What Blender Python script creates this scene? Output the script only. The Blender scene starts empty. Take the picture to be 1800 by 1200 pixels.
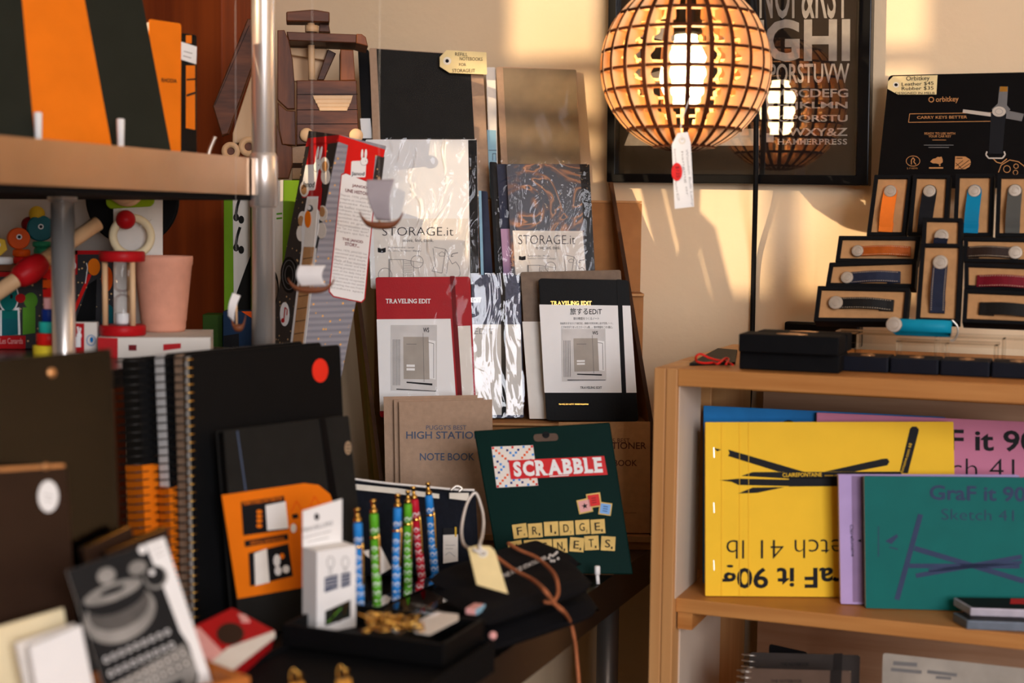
import bpy, math, random
from mathutils import Vector, Matrix
random.seed(7)
C = bpy.context.scene.collection
R_ = math.radians
# ------------------------------------------------------------------ camera
F = 2600.0                      # focal length in pixels of the 1800 x 1200 frame
CAM = Vector((0, 0, 1.30)); PITCH = R_(4.44); ROLL = R_(0.7)
fwd = Vector((0, math.cos(PITCH), -math.sin(PITCH)))
r0 = Vector((1, 0, 0)); u0 = r0.cross(fwd)
RT = r0*math.cos(ROLL) + u0*math.sin(ROLL); UP = u0*math.cos(ROLL) - r0*math.sin(ROLL)
cd = bpy.data.cameras.new('camera'); cam = bpy.data.objects.new('camera', cd); C.objects.link(cam)
mw = Matrix((RT, UP, -fwd)).transposed().to_4x4(); mw.translation = CAM; cam.matrix_world = mw
cd.sensor_width = 36; cd.lens = F/1800*36; cd.clip_start = .05
cd.dof.use_dof = True; cd.dof.focus_distance = 2.03; cd.dof.aperture_fstop = 3.4; cd.dof.aperture_blades = 0
sc = bpy.context.scene; sc.camera = cam
sc.view_settings.view_transform = 'Standard'; sc.view_settings.look = 'None'
sc.view_settings.gamma = 1; sc.view_settings.use_curve_mapping = False
sc.view_settings.exposure = 0.0
try:
    sc.cycles.caustics_reflective = False; sc.cycles.caustics_refractive = False
    sc.cycles.sample_clamp_indirect = 6; sc.cycles.transparent_max_bounces = 24
    sc.cycles.max_bounces = 10
except Exception: pass
# room axes: ER runs right along the back wall, ED runs away into the depth
PHI = R_(21.5)
ED = Vector((math.sin(PHI), math.cos(PHI), 0)); ER = Vector((math.cos(PHI), -math.sin(PHI), 0)); Z = Vector((0, 0, 1))
def room(r, d, z): return ER*r + ED*d + Z*z
# ------------------------------------------------------------------ world and light
w = bpy.data.worlds.new('daylight'); sc.world = w; w.use_nodes = True
bg = w.node_tree.nodes['Background']
sky = w.node_tree.nodes.new('ShaderNodeTexSky'); sky.sky_type = 'HOSEK_WILKIE' if False else 'NISHITA'
sky.sun_elevation = R_(18); sky.sun_disc = False
w.node_tree.links.new(sky.outputs[0], bg.inputs[0]); bg.inputs[1].default_value = 0.06
SUN_DIR = (ER*0.6 + ED*1.0 - Z*0.30).normalized()
def light(name, kind, energy, color, loc=(0,0,0), aim=None, **k):
    l = bpy.data.lights.new(name, kind); o = bpy.data.objects.new(name, l); C.objects.link(o)
    l.energy = energy; l.color = color; o.location = loc
    if aim is not None: o.rotation_euler = Vector(aim).to_track_quat('-Z', 'Y').to_euler()
    for a, b in k.items(): setattr(l, a, b)
    return o
light('sun', 'SUN', 4.3, (1.0, .74, .46), room(-6, -4, 6), SUN_DIR, angle=R_(.42))
light('shop_window_daylight', 'AREA', 118, (.95, .94, 1.0), room(1.85, -1.62, 1.85), ED*.81 - Z*.13 - ER*.59, shape='RECTANGLE', size=1.6, size_y=1.5)
# ------------------------------------------------------------------ pixel rays
def ray(px, py): return (fwd + RT*((px-900)/F) - UP*((py-600)/F))
def P(px, py, d): return CAM + ray(px, py)*d
def onz(px, py, z):
    r = ray(px, py); return CAM + r*((z-CAM.z)/r.z)
def depth_of(p): return (Vector(p)-CAM).dot(fwd)
def pix(p):
    q = Vector(p)-CAM; d = q.dot(fwd); return (900+F*q.dot(RT)/d, 600-F*q.dot(UP)/d)
class PL:
    """a plane standing in the room: yaw turns it to the right, lean tips it back"""
    def __init__(s, o, yaw=0, lean=0):
        s.o = Vector(o); y, l = R_(yaw), R_(lean)
        s.u = Vector((math.cos(y), math.sin(y), 0))
        s.n = Vector((math.sin(y)*math.cos(l), -math.cos(y)*math.cos(l), math.sin(l)))
        s.v = s.n.cross(s.u)
    def uv(s, px, py, off=0):
        r = ray(px, py); o = s.o + s.n*off
        q = CAM + r*((o-CAM).dot(s.n)/r.dot(s.n)) - s.o
        return (q.dot(s.u), q.dot(s.v))
    def w(s, uv, z=0): return s.o + s.u*uv[0] + s.v*uv[1] + s.n*z
    def p(s, px, py, off=0): return s.w(s.uv(px, py, off), off)
    def q(s, pts, off=0): return [s.uv(x, y, off) for x, y in pts]
    def shift(s, off):
        c = PL(s.o + s.n*off); c.u, c.v, c.n = s.u, s.v, s.n; return c
def PLd(px, py, d, yaw=0, lean=0): return PL(P(px, py, d), yaw, lean)
def PLz(px, py, z, yaw=0, lean=0): return PL(onz(px, py, z), yaw, lean)
def FREE(o, u, v):
    c = PL(o); c.u = Vector(u).normalized(); v = Vector(v); c.n = c.u.cross(v).normalized(); c.v = c.n.cross(c.u); return c
# ------------------------------------------------------------------ materials (procedural)
MAT = {}
def lin(h):
    if isinstance(h, str):
        h = h.lstrip('#'); c = [int(h[i:i+2], 16)/255 for i in (0, 2, 4)]
    else: c = h
    return [x/12.92 if x <= .04045 else ((x+.055)/1.055)**2.4 for x in c]
def _base(name):
    m = bpy.data.materials.new(name); m.use_nodes = True; nt = m.node_tree
    b = nt.nodes['Principled BSDF']; MAT[name] = m
    tc = nt.nodes.new('ShaderNodeTexCoord'); return m, nt, b, tc
def _noise(nt, tc, scale, detail=3, vec=None):
    mp = nt.nodes.new('ShaderNodeMapping'); nt.links.new(tc.outputs['Object'], mp.inputs[0])
    mp.inputs['Scale'].default_value = vec or (1, 1, 1)
    n = nt.nodes.new('ShaderNodeTexNoise'); n.inputs['Scale'].default_value = scale; n.inputs['Detail'].default_value = detail
    nt.links.new(mp.outputs[0], n.inputs['Vector']); return n
def M(name, col, rough=.55, metal=0, var=.08, vs=40, bump=0, bs=300, spec=.12, coat=0, trans=0, aniso=None, sheen=0):
    m, nt, b, tc = _base(name); c = lin(col)
    n = _noise(nt, tc, vs, 4, aniso)
    cr = nt.nodes.new('ShaderNodeValToRGB')
    cr.color_ramp.elements[0].position = .3; cr.color_ramp.elements[1].position = .7
    cr.color_ramp.elements[0].color = [x*(1-var) for x in c]+[1]; cr.color_ramp.elements[1].color = [min(1, x*(1+var)) for x in c]+[1]
    nt.links.new(n.outputs[0], cr.inputs[0]); nt.links.new(cr.outputs[0], b.inputs['Base Color'])
    b.inputs['Roughness'].default_value = rough; b.inputs['Metallic'].default_value = metal
    b.inputs['Specular IOR Level'].default_value = spec; b.inputs['Coat Weight'].default_value = coat
    b.inputs['Transmission Weight'].default_value = trans; b.inputs['Sheen Weight'].default_value = sheen
    if bump:
        n2 = _noise(nt, tc, bs, 5, aniso); bp = nt.nodes.new('ShaderNodeBump'); bp.inputs['Strength'].default_value = bump
        bp.inputs['Distance'].default_value = .002
        nt.links.new(n2.outputs[0], bp.inputs['Height']); nt.links.new(bp.outputs[0], b.inputs['Normal'])
    return m
def WOOD(name, c1, c2, vec, scale=9, rough=.5, spec=.3):
    m, nt, b, tc = _base(name)
    n = _noise(nt, tc, scale, 6, vec)
    n2 = _noise(nt, tc, scale*6, 3, vec)
    mx = nt.nodes.new('ShaderNodeMath'); mx.operation = 'MULTIPLY_ADD'; mx.inputs[1].default_value = .35
    nt.links.new(n2.outputs[0], mx.inputs[0]); nt.links.new(n.outputs[0], mx.inputs[2])
    cr = nt.nodes.new('ShaderNodeValToRGB'); e = cr.color_ramp.elements
    e[0].position = .48; e[1].position = .88; e[0].color = lin(c1)+[1]; e[1].color = lin(c2)+[1]
    nt.links.new(mx.outputs[0], cr.inputs[0]); nt.links.new(cr.outputs[0], b.inputs['Base Color'])
    b.inputs['Roughness'].default_value = rough; b.inputs['Specular IOR Level'].default_value = spec
    bp = nt.nodes.new('ShaderNodeBump'); bp.inputs['Strength'].default_value = .15; bp.inputs['Distance'].default_value = .001
    nt.links.new(mx.outputs[0], bp.inputs['Height']); nt.links.new(bp.outputs[0], b.inputs['Normal'])
    return m
def FILM(name, rough=.08, bump=.5, bs=24, tint=(1, 1, 1), refl=.5, vec=None, dist=.004):
    """thin crinkled clear plastic"""
    m, nt, b, tc = _base(name); nt.nodes.remove(b)
    out = [n for n in nt.nodes if n.type == 'OUTPUT_MATERIAL'][0]
    n = _noise(nt, tc, bs, 2.5, vec); n.inputs['Distortion'].default_value = 1.6
    bp = nt.nodes.new('ShaderNodeBump'); bp.inputs['Strength'].default_value = bump; bp.inputs['Distance'].default_value = dist
    nt.links.new(n.outputs[0], bp.inputs['Height'])
    g = nt.nodes.new('ShaderNodeBsdfGlossy'); g.inputs['Roughness'].default_value = rough
    t = nt.nodes.new('ShaderNodeBsdfTransparent'); t.inputs[0].default_value = list(tint)+[1]
    fr = nt.nodes.new('ShaderNodeFresnel'); fr.inputs[0].default_value = 1.5
    for x in (g, fr): nt.links.new(bp.outputs[0], x.inputs['Normal'])
    mu = nt.nodes.new('ShaderNodeMath'); mu.operation = 'MULTIPLY'; mu.inputs[1].default_value = refl*2; mu.use_clamp = True
    nt.links.new(fr.outputs[0], mu.inputs[0])
    mx = nt.nodes.new('ShaderNodeMixShader'); nt.links.new(mu.outputs[0], mx.inputs[0])
    nt.links.new(t.outputs[0], mx.inputs[1]); nt.links.new(g.outputs[0], mx.inputs[2]); nt.links.new(mx.outputs[0], out.inputs[0])
    return m
def DOTS(name, base, dot, scale=120, thr=.2, rough=.5, corr=0):
    m, nt, b, tc = _base(name)
    v = nt.nodes.new('ShaderNodeTexVoronoi'); v.inputs['Scale'].default_value = scale
    nt.links.new(tc.outputs['Object'], v.inputs['Vector'])
    cr = nt.nodes.new('ShaderNodeValToRGB'); e = cr.color_ramp.elements
    e[0].position = thr; e[1].position = thr+.04; e[0].color = lin(dot)+[1]; e[1].color = lin(base)+[1]
    nt.links.new(v.outputs['Distance'], cr.inputs[0]); nt.links.new(cr.outputs[0], b.inputs['Base Color'])
    if corr:
        wv = nt.nodes.new('ShaderNodeTexWave'); wv.bands_direction = 'Z'; wv.inputs['Scale'].default_value = corr; nt.links.new(tc.outputs['Object'], wv.inputs['Vector'])
        bp = nt.nodes.new('ShaderNodeBump'); bp.inputs['Strength'].default_value = .35; bp.inputs['Distance'].default_value = .002; nt.links.new(wv.outputs['Fac'], bp.inputs['Height']); nt.links.new(bp.outputs[0], b.inputs['Normal'])
    b.inputs['Roughness'].default_value = rough; return m
def MOTTLE(name, cols, scale=14, rough=.3):
    m, nt, b, tc = _base(name)
    n = _noise(nt, tc, scale, 2); n.inputs['Distortion'].default_value = 2.5
    cr = nt.nodes.new('ShaderNodeValToRGB'); e = cr.color_ramp.elements
    while len(e) < len(cols): e.new(.5)
    for i, (p, c) in enumerate(cols): e[i].position = p; e[i].color = lin(c)+[1]
    nt.links.new(n.outputs[0], cr.inputs[0]); nt.links.new(cr.outputs[0], b.inputs['Base Color'])
    b.inputs['Roughness'].default_value = rough; return m
def EMIT(name, col, s):
    m, nt, b, tc = _base(name); b.inputs['Base Color'].default_value = lin(col)+[1]
    b.inputs['Emission Color'].default_value = lin(col)+[1]; b.inputs['Emission Strength'].default_value = s; return m
# ------------------------------------------------------------------ text
GL = {}
FB = bpy.data.fonts.new if False else None
def glyphs(s, bold=0):
    k = (s, bold)
    if k not in GL:
        cu = bpy.data.curves.new('t', 'FONT'); cu.body = s; cu.offset = bold; cu.resolution_u = 3
        ob = bpy.data.objects.new('t', cu); me = bpy.data.meshes.new_from_object(ob)
        vs = [(v.co.x, v.co.y) for v in me.vertices]; fs = [list(p.vertices) for p in me.polygons]
        bpy.data.objects.remove(ob); bpy.data.curves.remove(cu); bpy.data.meshes.remove(me)
        if vs:
            x0, x1 = min(v[0] for v in vs), max(v[0] for v in vs); y0, y1 = min(v[1] for v in vs), max(v[1] for v in vs)
            GL[k] = ([((x-x0)/max(x1-x0, 1e-6), (y-y0)/max(y1-y0, 1e-6)) for x, y in vs], fs, max(x1-x0, 1e-6)/max(y1-y0, 1e-6))
        else: GL[k] = ([], [], .4)
    return GL[k]
SERIF = dict(A='b1b9', B='t1b1', D='t1b1', E='t1b1', F='t1b1', H='t1b1t9b9', I='t5b5', K='t1b1t9b9', L='t1b1', M='b1b9t1t9', N='t1b1t9', P='t1b1', R='t1b1b9', T='b5', V='t1t9', W='t1t9', X='t1b1t9b9', Y='b5t1t9', U='t1t9', i='b5')
# ------------------------------------------------------------------ mesh builder
CLAMP = [None]
class MB:
    def __init__(s, m=None): s.v = []; s.f = []; s.fm = []; s.fs = []; s.ms = []; s.cur = 0; s.use(m or 'black')
    def use(s, m):
        if m not in s.ms: s.ms.append(m)
        s.cur = s.ms.index(m); return s
    def add(s, vs, fs, sm=False):
        b = len(s.v); s.v += [Vector(v) for v in vs]
        for f in fs: s.f.append([b+i for i in f]); s.fm.append(s.cur); s.fs.append(sm)
        return s
    def build(s, name, parent=None, loc=None, bevel=0):
        if CLAMP[0]:
            pl, v0 = CLAMP[0]
            for i, v in enumerate(s.v):
                k = (v-pl.o).dot(pl.v)
                if k < v0: s.v[i] = v+pl.v*(v0-k)
        o0 = Vector(loc) if loc is not None else (WL[parent.name] if parent else Vector(sum(s.v, Vector())/len(s.v)))
        me = bpy.data.meshes.new(name); me.from_pydata([v-o0 for v in s.v], [], s.f); me.update()
        for m in s.ms: me.materials.append(MAT[m])
        for p, a, b in zip(me.polygons, s.fm, s.fs): p.material_index = a; p.use_smooth = b
        o = bpy.data.objects.new(name, me); C.objects.link(o); WL[o.name] = o0
        if parent: o.parent = parent
        else: o.location = o0
        if bevel:
            bm = o.modifiers.new('bevel', 'BEVEL'); bm.width = bevel; bm.segments = 2; bm.limit_method = 'ANGLE'; bm.angle_limit = R_(40)
        return o
    # solids
    def hexa(s, b, t):
        s.add(list(b)+list(t), [(3,2,1,0), (4,5,6,7), (0,1,5,4), (1,2,6,5), (2,3,7,6), (3,0,4,7)]); return s
    def box(s, o, a, b, c):
        o, a, b, c = map(Vector, (o, a, b, c)); return s.hexa([o, o+a, o+a+b, o+b], [o+c, o+a+c, o+a+b+c, o+b+c])
    def rbox(s, r0, r1, d0, d1, z0, z1): return s.box(room(r0, d0, z0), ER*(r1-r0), ED*(d1-d0), Z*(z1-z0))
    def slab(s, pl, pts, z0, z1, r=0, b=0):
        """rounded polygon prism between offsets z0 (back) and z1 (front) of a plane"""
        if area2(pts) < 0: pts = pts[::-1]
        ring = lambda i: rounded(inset(pts, i), max(r-i, 0) if r else 0)
        if b: lv = [(b, z0), (0, z0+b), (0, z1-b), (b, z1)]
        else: lv = [(0, z0), (0, z1)]
        vs = []; n = None
        for i, zz in lv:
            rg = ring(i); n = len(rg); vs += [pl.w(p, zz) for p in rg]
        fs = [tuple(range(n))[::-1], tuple(range((len(lv)-1)*n, len(lv)*n))]
        for k in range(len(lv)-1):
            for i in range(n): fs.append((k*n+i, k*n+(i+1)%n, (k+1)*n+(i+1)%n, (k+1)*n+i))
        return s.add(vs, fs)
    def ring(s, pl, outer, inner, z0, z1):
        if area2(outer) < 0: outer = outer[::-1]
        if area2(inner) < 0: inner = inner[::-1]
        n = len(outer)
        vs = [pl.w(p, zz) for zz in (z0, z1) for p in outer] + [pl.w(p, zz) for zz in (z0, z1) for p in inner]
        fs = []
        for i in range(n):
            j = (i+1) % n
            fs += [(i, j, n+j, n+i), (2*n+j, 2*n+i, 3*n+i, 3*n+j), (n+i, n+j, 3*n+j, 3*n+i), (j, i, 2*n+i, 2*n+j)]
        return s.add(vs, fs)
    def pic(s, pl, pts, off=.0004, th=.0004, r=0):          # thin printed or stuck-on shape, pixel corners
        return s.slab(pl, pl.q(pts, off), off-th, off, r)
    def disc(s, pl, px, py, rx, ry=None, off=.0004, th=.0004, n=28):
        ry = ry or rx
        return s.pic(pl, [(px+rx*math.cos(2*math.pi*i/n), py+ry*math.sin(2*math.pi*i/n)) for i in range(n)], off, th)
    def line(s, pl, a, b, wpx=1.0, off=.0004):
        dx, dy = b[0]-a[0], b[1]-a[1]; L = math.hypot(dx, dy) or 1; nx, ny = -dy/L*wpx/2, dx/L*wpx/2
        return s.add([pl.p(a[0]+nx, a[1]+ny, off), pl.p(b[0]+nx, b[1]+ny, off), pl.p(b[0]-nx, b[1]-ny, off), pl.p(a[0]-nx, a[1]-ny, off)], [(3, 2, 1, 0)])
    def poly(s, pl, pts, wpx=1.0, off=.0004):
        for a, b in zip(pts, pts[1:]): s.line(pl, a, b, wpx, off)
        return s
    def circ(s, pl, px, py, r, wpx=1.0, off=.0004, ry=None):
        ry = ry or r; return s.poly(pl, [(px+r*math.cos(i*math.pi/14), py+ry*math.sin(i*math.pi/14)) for i in range(29)], wpx, off)
    def text(s, pl, t, BL, BR, TL, off=.0005, bold=0, slab=False):
        bl, br, tl = (Vector(pl.uv(x, y, off)) for x, y in (BL, BR, TL)); a, b = br-bl, tl-bl
        if not slab:
            vs, fs, _ = glyphs(t, bold)
            s.add([pl.w(bl+a*x+b*y, off) for x, y in vs], fs); return s
        ws = [(.32 if c == ' ' else glyphs(c, bold)[2]*(.92 if c in 'MW' else 1.08)) for c in t]; gap = .13
        tot = sum(ws)+gap*(len(t)-1); x = 0
        for c, wd in zip(t, ws):
            if c != ' ':
                vs, fs, _ = glyphs(c, bold); s.add([pl.w(bl+a*((x+p*wd)/tot)+b*q, off) for p, q in vs], fs)
                k = SERIF.get(c, ''); sw = .17; sh = .11
                for i in range(0, len(k), 2):
                    cx = x+{'1': .13, '5': .5, '9': .87}[k[i+1]]*wd
                    if c in 'I': cx = x+.5*wd
                    y0 = 0 if k[i] == 'b' else 1-sh
                    q4 = [(cx-sw, y0), (cx+sw, y0), (cx+sw, y0+sh), (cx-sw, y0+sh)]
                    s.add([pl.w(bl+a*(p/tot)+b*q, off+.0001) for p, q in q4], [(0, 1, 2, 3)])
            x += wd+gap
        return s
    def htext(s, pl, t, x0, x1, yb, yt, off=.0005, bold=0, slab=False, dy=0):
        return s.text(pl, t, (x0, yb), (x1, yb+dy), (x0, yt), off, bold, slab)
    # round things
    def lathe(s, c, ax, prof, n=24, sm=True, a0=0, cap=True):
        c = Vector(c); ax = Vector(ax).normalized(); e = ax.orthogonal().normalized(); g = ax.cross(e)
        vs = []
        for r, h in prof:
            for i in range(n):
                t = 2*math.pi*i/n+a0; vs.append(c+ax*h+(e*math.cos(t)+g*math.sin(t))*r)
        fs = []
        for k in range(len(prof)-1):
            for i in range(n): fs.append((k*n+i, k*n+(i+1)%n, (k+1)*n+(i+1)%n, (k+1)*n+i))
        s.add(vs, fs, sm); b = len(s.v)-len(vs)
        if cap:
            s.f += [[b+i for i in range(n)][::-1], [b+(len(prof)-1)*n+i for i in range(n)]]; s.fm += [s.cur]*2; s.fs += [False]*2
        return s
    def ball(s, c, r, ax=Z, sq=1, n=20, m=10):
        return s.lathe(c, ax, [(max(r*math.sin(math.pi*k/m), r*.004), -r*sq*math.cos(math.pi*k/m)) for k in range(m+1)], n)
    def cyl(s, a, b, r, n=20, r2=None, bev=0):
        a, b = Vector(a), Vector(b); L = (b-a).length; r2 = r if r2 is None else r2
        pr = [(r, 0), (r2, L)] if not bev else [(r-bev, 0), (r, bev), (r2, L-bev), (r2-bev, L)]
        return s.lathe(a, b-a, pr, n, True)
    def tube(s, pts, r, n=8, sub=5, closed=False, flat=1):
        pts = [Vector(p) for p in pts]
        if sub > 1 and len(pts) > 2:
            q = []; L = len(pts); rng = range(L if closed else L-1)
            for i in rng:
                p0, p1, p2, p3 = (pts[(i-1) % L] if closed or i else pts[0]), pts[i], pts[(i+1) % L], (pts[(i+2) % L] if closed or i+2 < L else pts[-1])
                for k in range(sub):
                    t = k/sub; q.append(.5*((2*p1)+(p2-p0)*t+(2*p0-5*p1+4*p2-p3)*t*t+(3*p1-p0-3*p2+p3)*t**3))
            if not closed: q.append(pts[-1])
            pts = q
        vs = []; L = len(pts); g = None
        for i in range(L):
            a, b = pts[i-1] if i or closed else pts[0], pts[(i+1) % L] if i+1 < L or closed else pts[-1]
            t = (b-a).normalized() if (b-a).length > 1e-9 else Z
            if g is None: g = t.orthogonal().normalized()
            g = (g-t*g.dot(t)).normalized(); h = t.cross(g)
            for k in range(n):
                an = 2*math.pi*k/n; vs.append(pts[i]+g*math.cos(an)*r+h*math.sin(an)*r*flat)
        fs = []
        for i in range(L if closed else L-1):
            for k in range(n): fs.append((i*n+k, i*n+(k+1) % n, ((i+1) % L)*n+(k+1) % n, ((i+1) % L)*n+k))
        if not closed: fs += [tuple(range(n))[::-1], tuple(range((L-1)*n, L*n))]
        return s.add(vs, fs, True)
    def torus(s, c, ax, R, r, n=28, m=10):
        c = Vector(c); ax = Vector(ax).normalized(); e = ax.orthogonal().normalized(); g = ax.cross(e)
        return s.tube([c+(e*math.cos(2*math.pi*i/n)+g*math.sin(2*math.pi*i/n))*R for i in range(n)], r, m, 1, True)
    def cushion(s, q, th, puff=.5, n=14, seed=1, wob=.003):
        """soft pad: q = four top corners, th = thickness down"""
        rnd = random.Random(seed); ph = [rnd.uniform(0, 6) for _ in range(6)]
        q = [Vector(p) for p in q]; nn = (q[1]-q[0]).cross(q[3]-q[0]).normalized()
        if nn.z < 0: nn = -nn
        top, bot = [], []
        for j in range(n+1):
            for i in range(n+1):
                a, b = i/n, j/n
                p = q[0]*(1-a)*(1-b)+q[1]*a*(1-b)+q[2]*a*b+q[3]*(1-a)*b
                e = (1-abs(2*a-1)**5)*(1-abs(2*b-1)**5); k = e**puff
                wv = wob*(math.sin(7*a+ph[0])*math.sin(5*b+ph[1])+.5*math.sin(15*a+9*b+ph[2]))*e
                top.append(p-nn*th*.5+nn*(th*.5*k+wv)); bot.append(p-nn*th*.5-nn*th*.5*k)
        N = n+1; vs = top+bot; fs = []
        for j in range(n):
            for i in range(n):
                a = j*N+i; fs.append((a, a+1, a+N+1, a+N)); fs.append((N*N+a, N*N+a+N, N*N+a+N+1, N*N+a+1))
        edge = [i for i in range(N)]+[j*N+n for j in range(1, N)]+[n*N+i for i in range(n-1, -1, -1)]+[j*N for j in range(n-1, 0, -1)]
        for i in range(len(edge)):
            a, b = edge[i], edge[(i+1) % len(edge)]; fs.append((a, N*N+a, N*N+b, b))
        return s.add(vs, fs, True)
def area2(p): return sum(p[i][0]*p[(i+1) % len(p)][1]-p[(i+1) % len(p)][0]*p[i][1] for i in range(len(p)))
def inset(p, d):
    if abs(d) < 1e-9: return [Vector(x) for x in p]
    n = len(p); out = []
    for i in range(n):
        a, b, c = Vector(p[i-1]), Vector(p[i]), Vector(p[(i+1) % n])
        e1, e2 = (b-a).normalized(), (c-b).normalized(); n1, n2 = Vector((-e1.y, e1.x)), Vector((-e2.y, e2.x))
        m = (n1+n2)
        out.append(b+n1*d if m.length < 1e-6 else b+m*(d/max(1+n1.dot(n2), .15)))
    return out
def rounded(p, r):
    if r <= 0: return p
    out = []; n = len(p); rr = r if isinstance(r, (list, tuple)) else [r]*n
    for i in range(n):
        a, b, c = Vector(p[i-1]), Vector(p[i]), Vector(p[(i+1) % n]); k = rr[i]
        e1, e2 = (a-b).normalized(), (c-b).normalized(); A, B = b+e1*k, b+e2*k
        for t in (0, .2, .4, .6, .8, 1): out.append(A*(1-t)**2+b*2*t*(1-t)+B*t*t)
    return out
CLAMP_V = [None]
def bottomed(pl, q, thick=0, zs=None):
    """let the two lower corners of q run down to the support height, leaving room for the tilted thickness"""
    v0 = ((zs-pl.o.z if zs is not None else 0)+max(thick*pl.n.z, 0))/pl.v.z+.0005
    out = list(q[:2])
    for a, c in ((q[1], q[2]), (q[0], q[3])):
        CLAMP_V[0] = (pl, v0-.0001); ua, va = pl.uv(*a); uc, vc = pl.uv(*c); k_ = (v0-va)/(vc-va); out.append(pix(pl.w((ua+(uc-ua)*k_, v0))))
    return out
def lerp(a, b, t): return (a[0]+(b[0]-a[0])*t, a[1]+(b[1]-a[1])*t)
def quadpx(q, s, t): return lerp(lerp(q[3], q[2], s), lerp(q[0], q[1], s), t)   # q: TL TR BR BL ; t up
WL = {}
def thing(name, label, cat, loc, group=None):
    o = bpy.data.objects.new(name, None); C.objects.link(o); o.location = loc; o.empty_display_size = .02
    WL[o.name] = Vector(loc); return tag(o, label, cat, group)
def tag(o, label, cat, group=None):
    o['label'] = label; o['category'] = cat
    if group: o['group'] = group
    return o
def struct(o): o['kind'] = 'structure'; return o
# ------------------------------------------------------------------ material library
M('plaster', '#e5cca9', .85, 0, .04, 3, .35, 60, .2)
M('floor_dark', '#3a2a1e', .6, 0, .2, 6)
M('ceil', '#e6ded2', .9); M('white_panel', '#b9b0a8', .7, 0, .06, 4)
M('black', '#0a0a0b', .55, 0, .1, 60, .1, 400); M('black_gloss', '#0a0a0c', .28, 0, .1, 40); M('black_matte', '#0b0b0d', .75, 0, .15, 80)
M('off_black', '#1e1d1b', .6, 0, .12, 50, .1, 500); M('navy', '#1c2238', .5, 0, .1, 60, .08, 400); M('dark_navy_box', '#10131d', .5, 0, .12, 40)
M('white', '#efeeec', .55, 0, .02, 30); M('paper', '#e9e2d8', .7, 0, .03, 60); M('cream', '#ecdcb4', .65, 0, .04, 40)
M('kraft', '#b98a5c', .75, 0, .08, 120, .15, 700); M('kraft_grey', '#ad9078', .8, 0, .07, 140, .15, 700); M('card_brown', '#a26f43', .8, 0, .08, 50)
M('dark_card', '#3a2417', .7, 0, .15, 60)
M('manila', '#e6d29c', .7, 0, .05, 60); M('red', '#b3171c', .4, 0, .06, 40); M('bright_red', '#d8201c', .4, 0, .05, 40); M('dark_red', '#6d1015', .5)
M('cover_red', '#a81f26', .45, 0, .05, 60, .1, 500)
M('orange', '#f07c14', .6, 0, .06, 20); M('deep_orange', '#e2560f', .5); M('yellow', '#f0d437', .5, 0, .04); M('pad_yellow', '#f6c52f', .6, 0, .03, 20)
M('lime', '#96b41e', .5, 0, .05); M('leaf_green', '#5c9a2c', .5); M('teal', '#046560', .55, 0, .05, 30); M('teal_toy', '#125b62', .45); M('turquoise', '#2bb3a2', .45); M('mint_green', '#2f8a62', .45)
M('blue', '#0d6cad', .55); M('royal', '#152f78', .45); M('sky_blue', '#2a86d6', .4, 0, .04); M('pen_green', '#5fb02a', .4); M('pen_red', '#c91f35', .4)
M('light_blue', '#8fb9cf', .6); M('pink', '#c77b97', .6, 0, .03, 20); M('pale_pink', '#e8a9a4', .5); M('lilac', '#b79fd0', .6, 0, .04); M('lilac_cover', '#8c7396', .6)
M('ink', '#17171a', .6); M('ink_grey', '#6f6d6c', .6); M('ink_light', '#a8a5a2', .6); M('ink_blue', '#4d5a72', .5); M('ink_maroon', '#5d3327', .6); M('ink_violet', '#35415f', .6); M('ink_brown', '#4a3a2a', .6)
M('gold', '#e0b058', .22, 1, .05); M('copper_print', '#cf9763', .35, .6); M('steel', '#e2ddd8', .3, .78, .08, 3, 0, 300, .5); M('steel_dark', '#a09890', .33, .85, .1, 8)
M('silver', '#d9d2c8', .38, 1, .04); M('iron', '#3a3836', .4, .8)
M('brushed', '#b79a80', .42, 1, .12, 6, .12, 60, .5, aniso=(1, 1, 1)); M('table_steel', '#77706a', .32, 1, .12, 6)
M('terracotta', '#d99a80', .85, 0, .06, 60, .15, 200)
M('fabric_black', '#0d0d11', .9, 0, .2, 300, .5, 900, .15); M('fabric_navy', '#11151f', .85, 0, .2, 200, .4, 800, .2)
M('zip_white', '#e6dfd0', .7); M('cord_white', '#ece8e2', .6); M('leather_tan', '#b06a45', .6, 0, .12, 120, .2, 400)
M('l_tan', '#a8521a', .5, 0, .12, 120, .2, 600); M('l_navy', '#23283a', .5, 0, .1, 120, .2, 600); M('l_black', '#191817', .5, 0, .1, 120, .2, 600); M('l_maroon', '#6d1220', .5, 0, .1, 120, .2, 600); M('l_brown', '#2d201a', .5, 0, .1, 120, .2, 600)
M('r_orange', '#ef7a28', .5); M('r_black', '#16171b', .5); M('r_blue', '#0a7ba3', .5); M('r_grey', '#51514d', .55); M('r_turq', '#0f8aa8', .5); M('r_navy', '#141a2c', .55)
M('stitch', '#c9b49a', .6)
WOOD('pine_v', '#bb844e', '#dcae76', (1, 1, .06)); WOOD('pine_h', '#a5672f', '#cc9152', (.08, .3, 2.5)); WOOD('pine_in', '#a87f5e', '#c8a586', (.08, .3, 2)); WOOD('ply_light', '#cdb9a4', '#e0d0bf', (.3, .3, .1))
WOOD('timber', '#6a270b', '#9c4515', (2, 2, .08), 7); WOOD('walnut', '#351a0d', '#6e3b1c', (.5, .5, 3), 12); WOOD('walnut_v', '#43200f', '#85491f', (2.4, 2.4, .3), 12); WOOD('beech', '#d2a679', '#e6c196', (1, 1, .2), 10)
WOOD('lamp_ply', '#e3b27c', '#f2cfa0', (.6, .6, .6), 20, .6); M('burnt', '#4a2410', .8, 0, .2, 80); WOOD('tray_wood', '#a85a22', '#c87a38', (.2, 1, 2))
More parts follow.
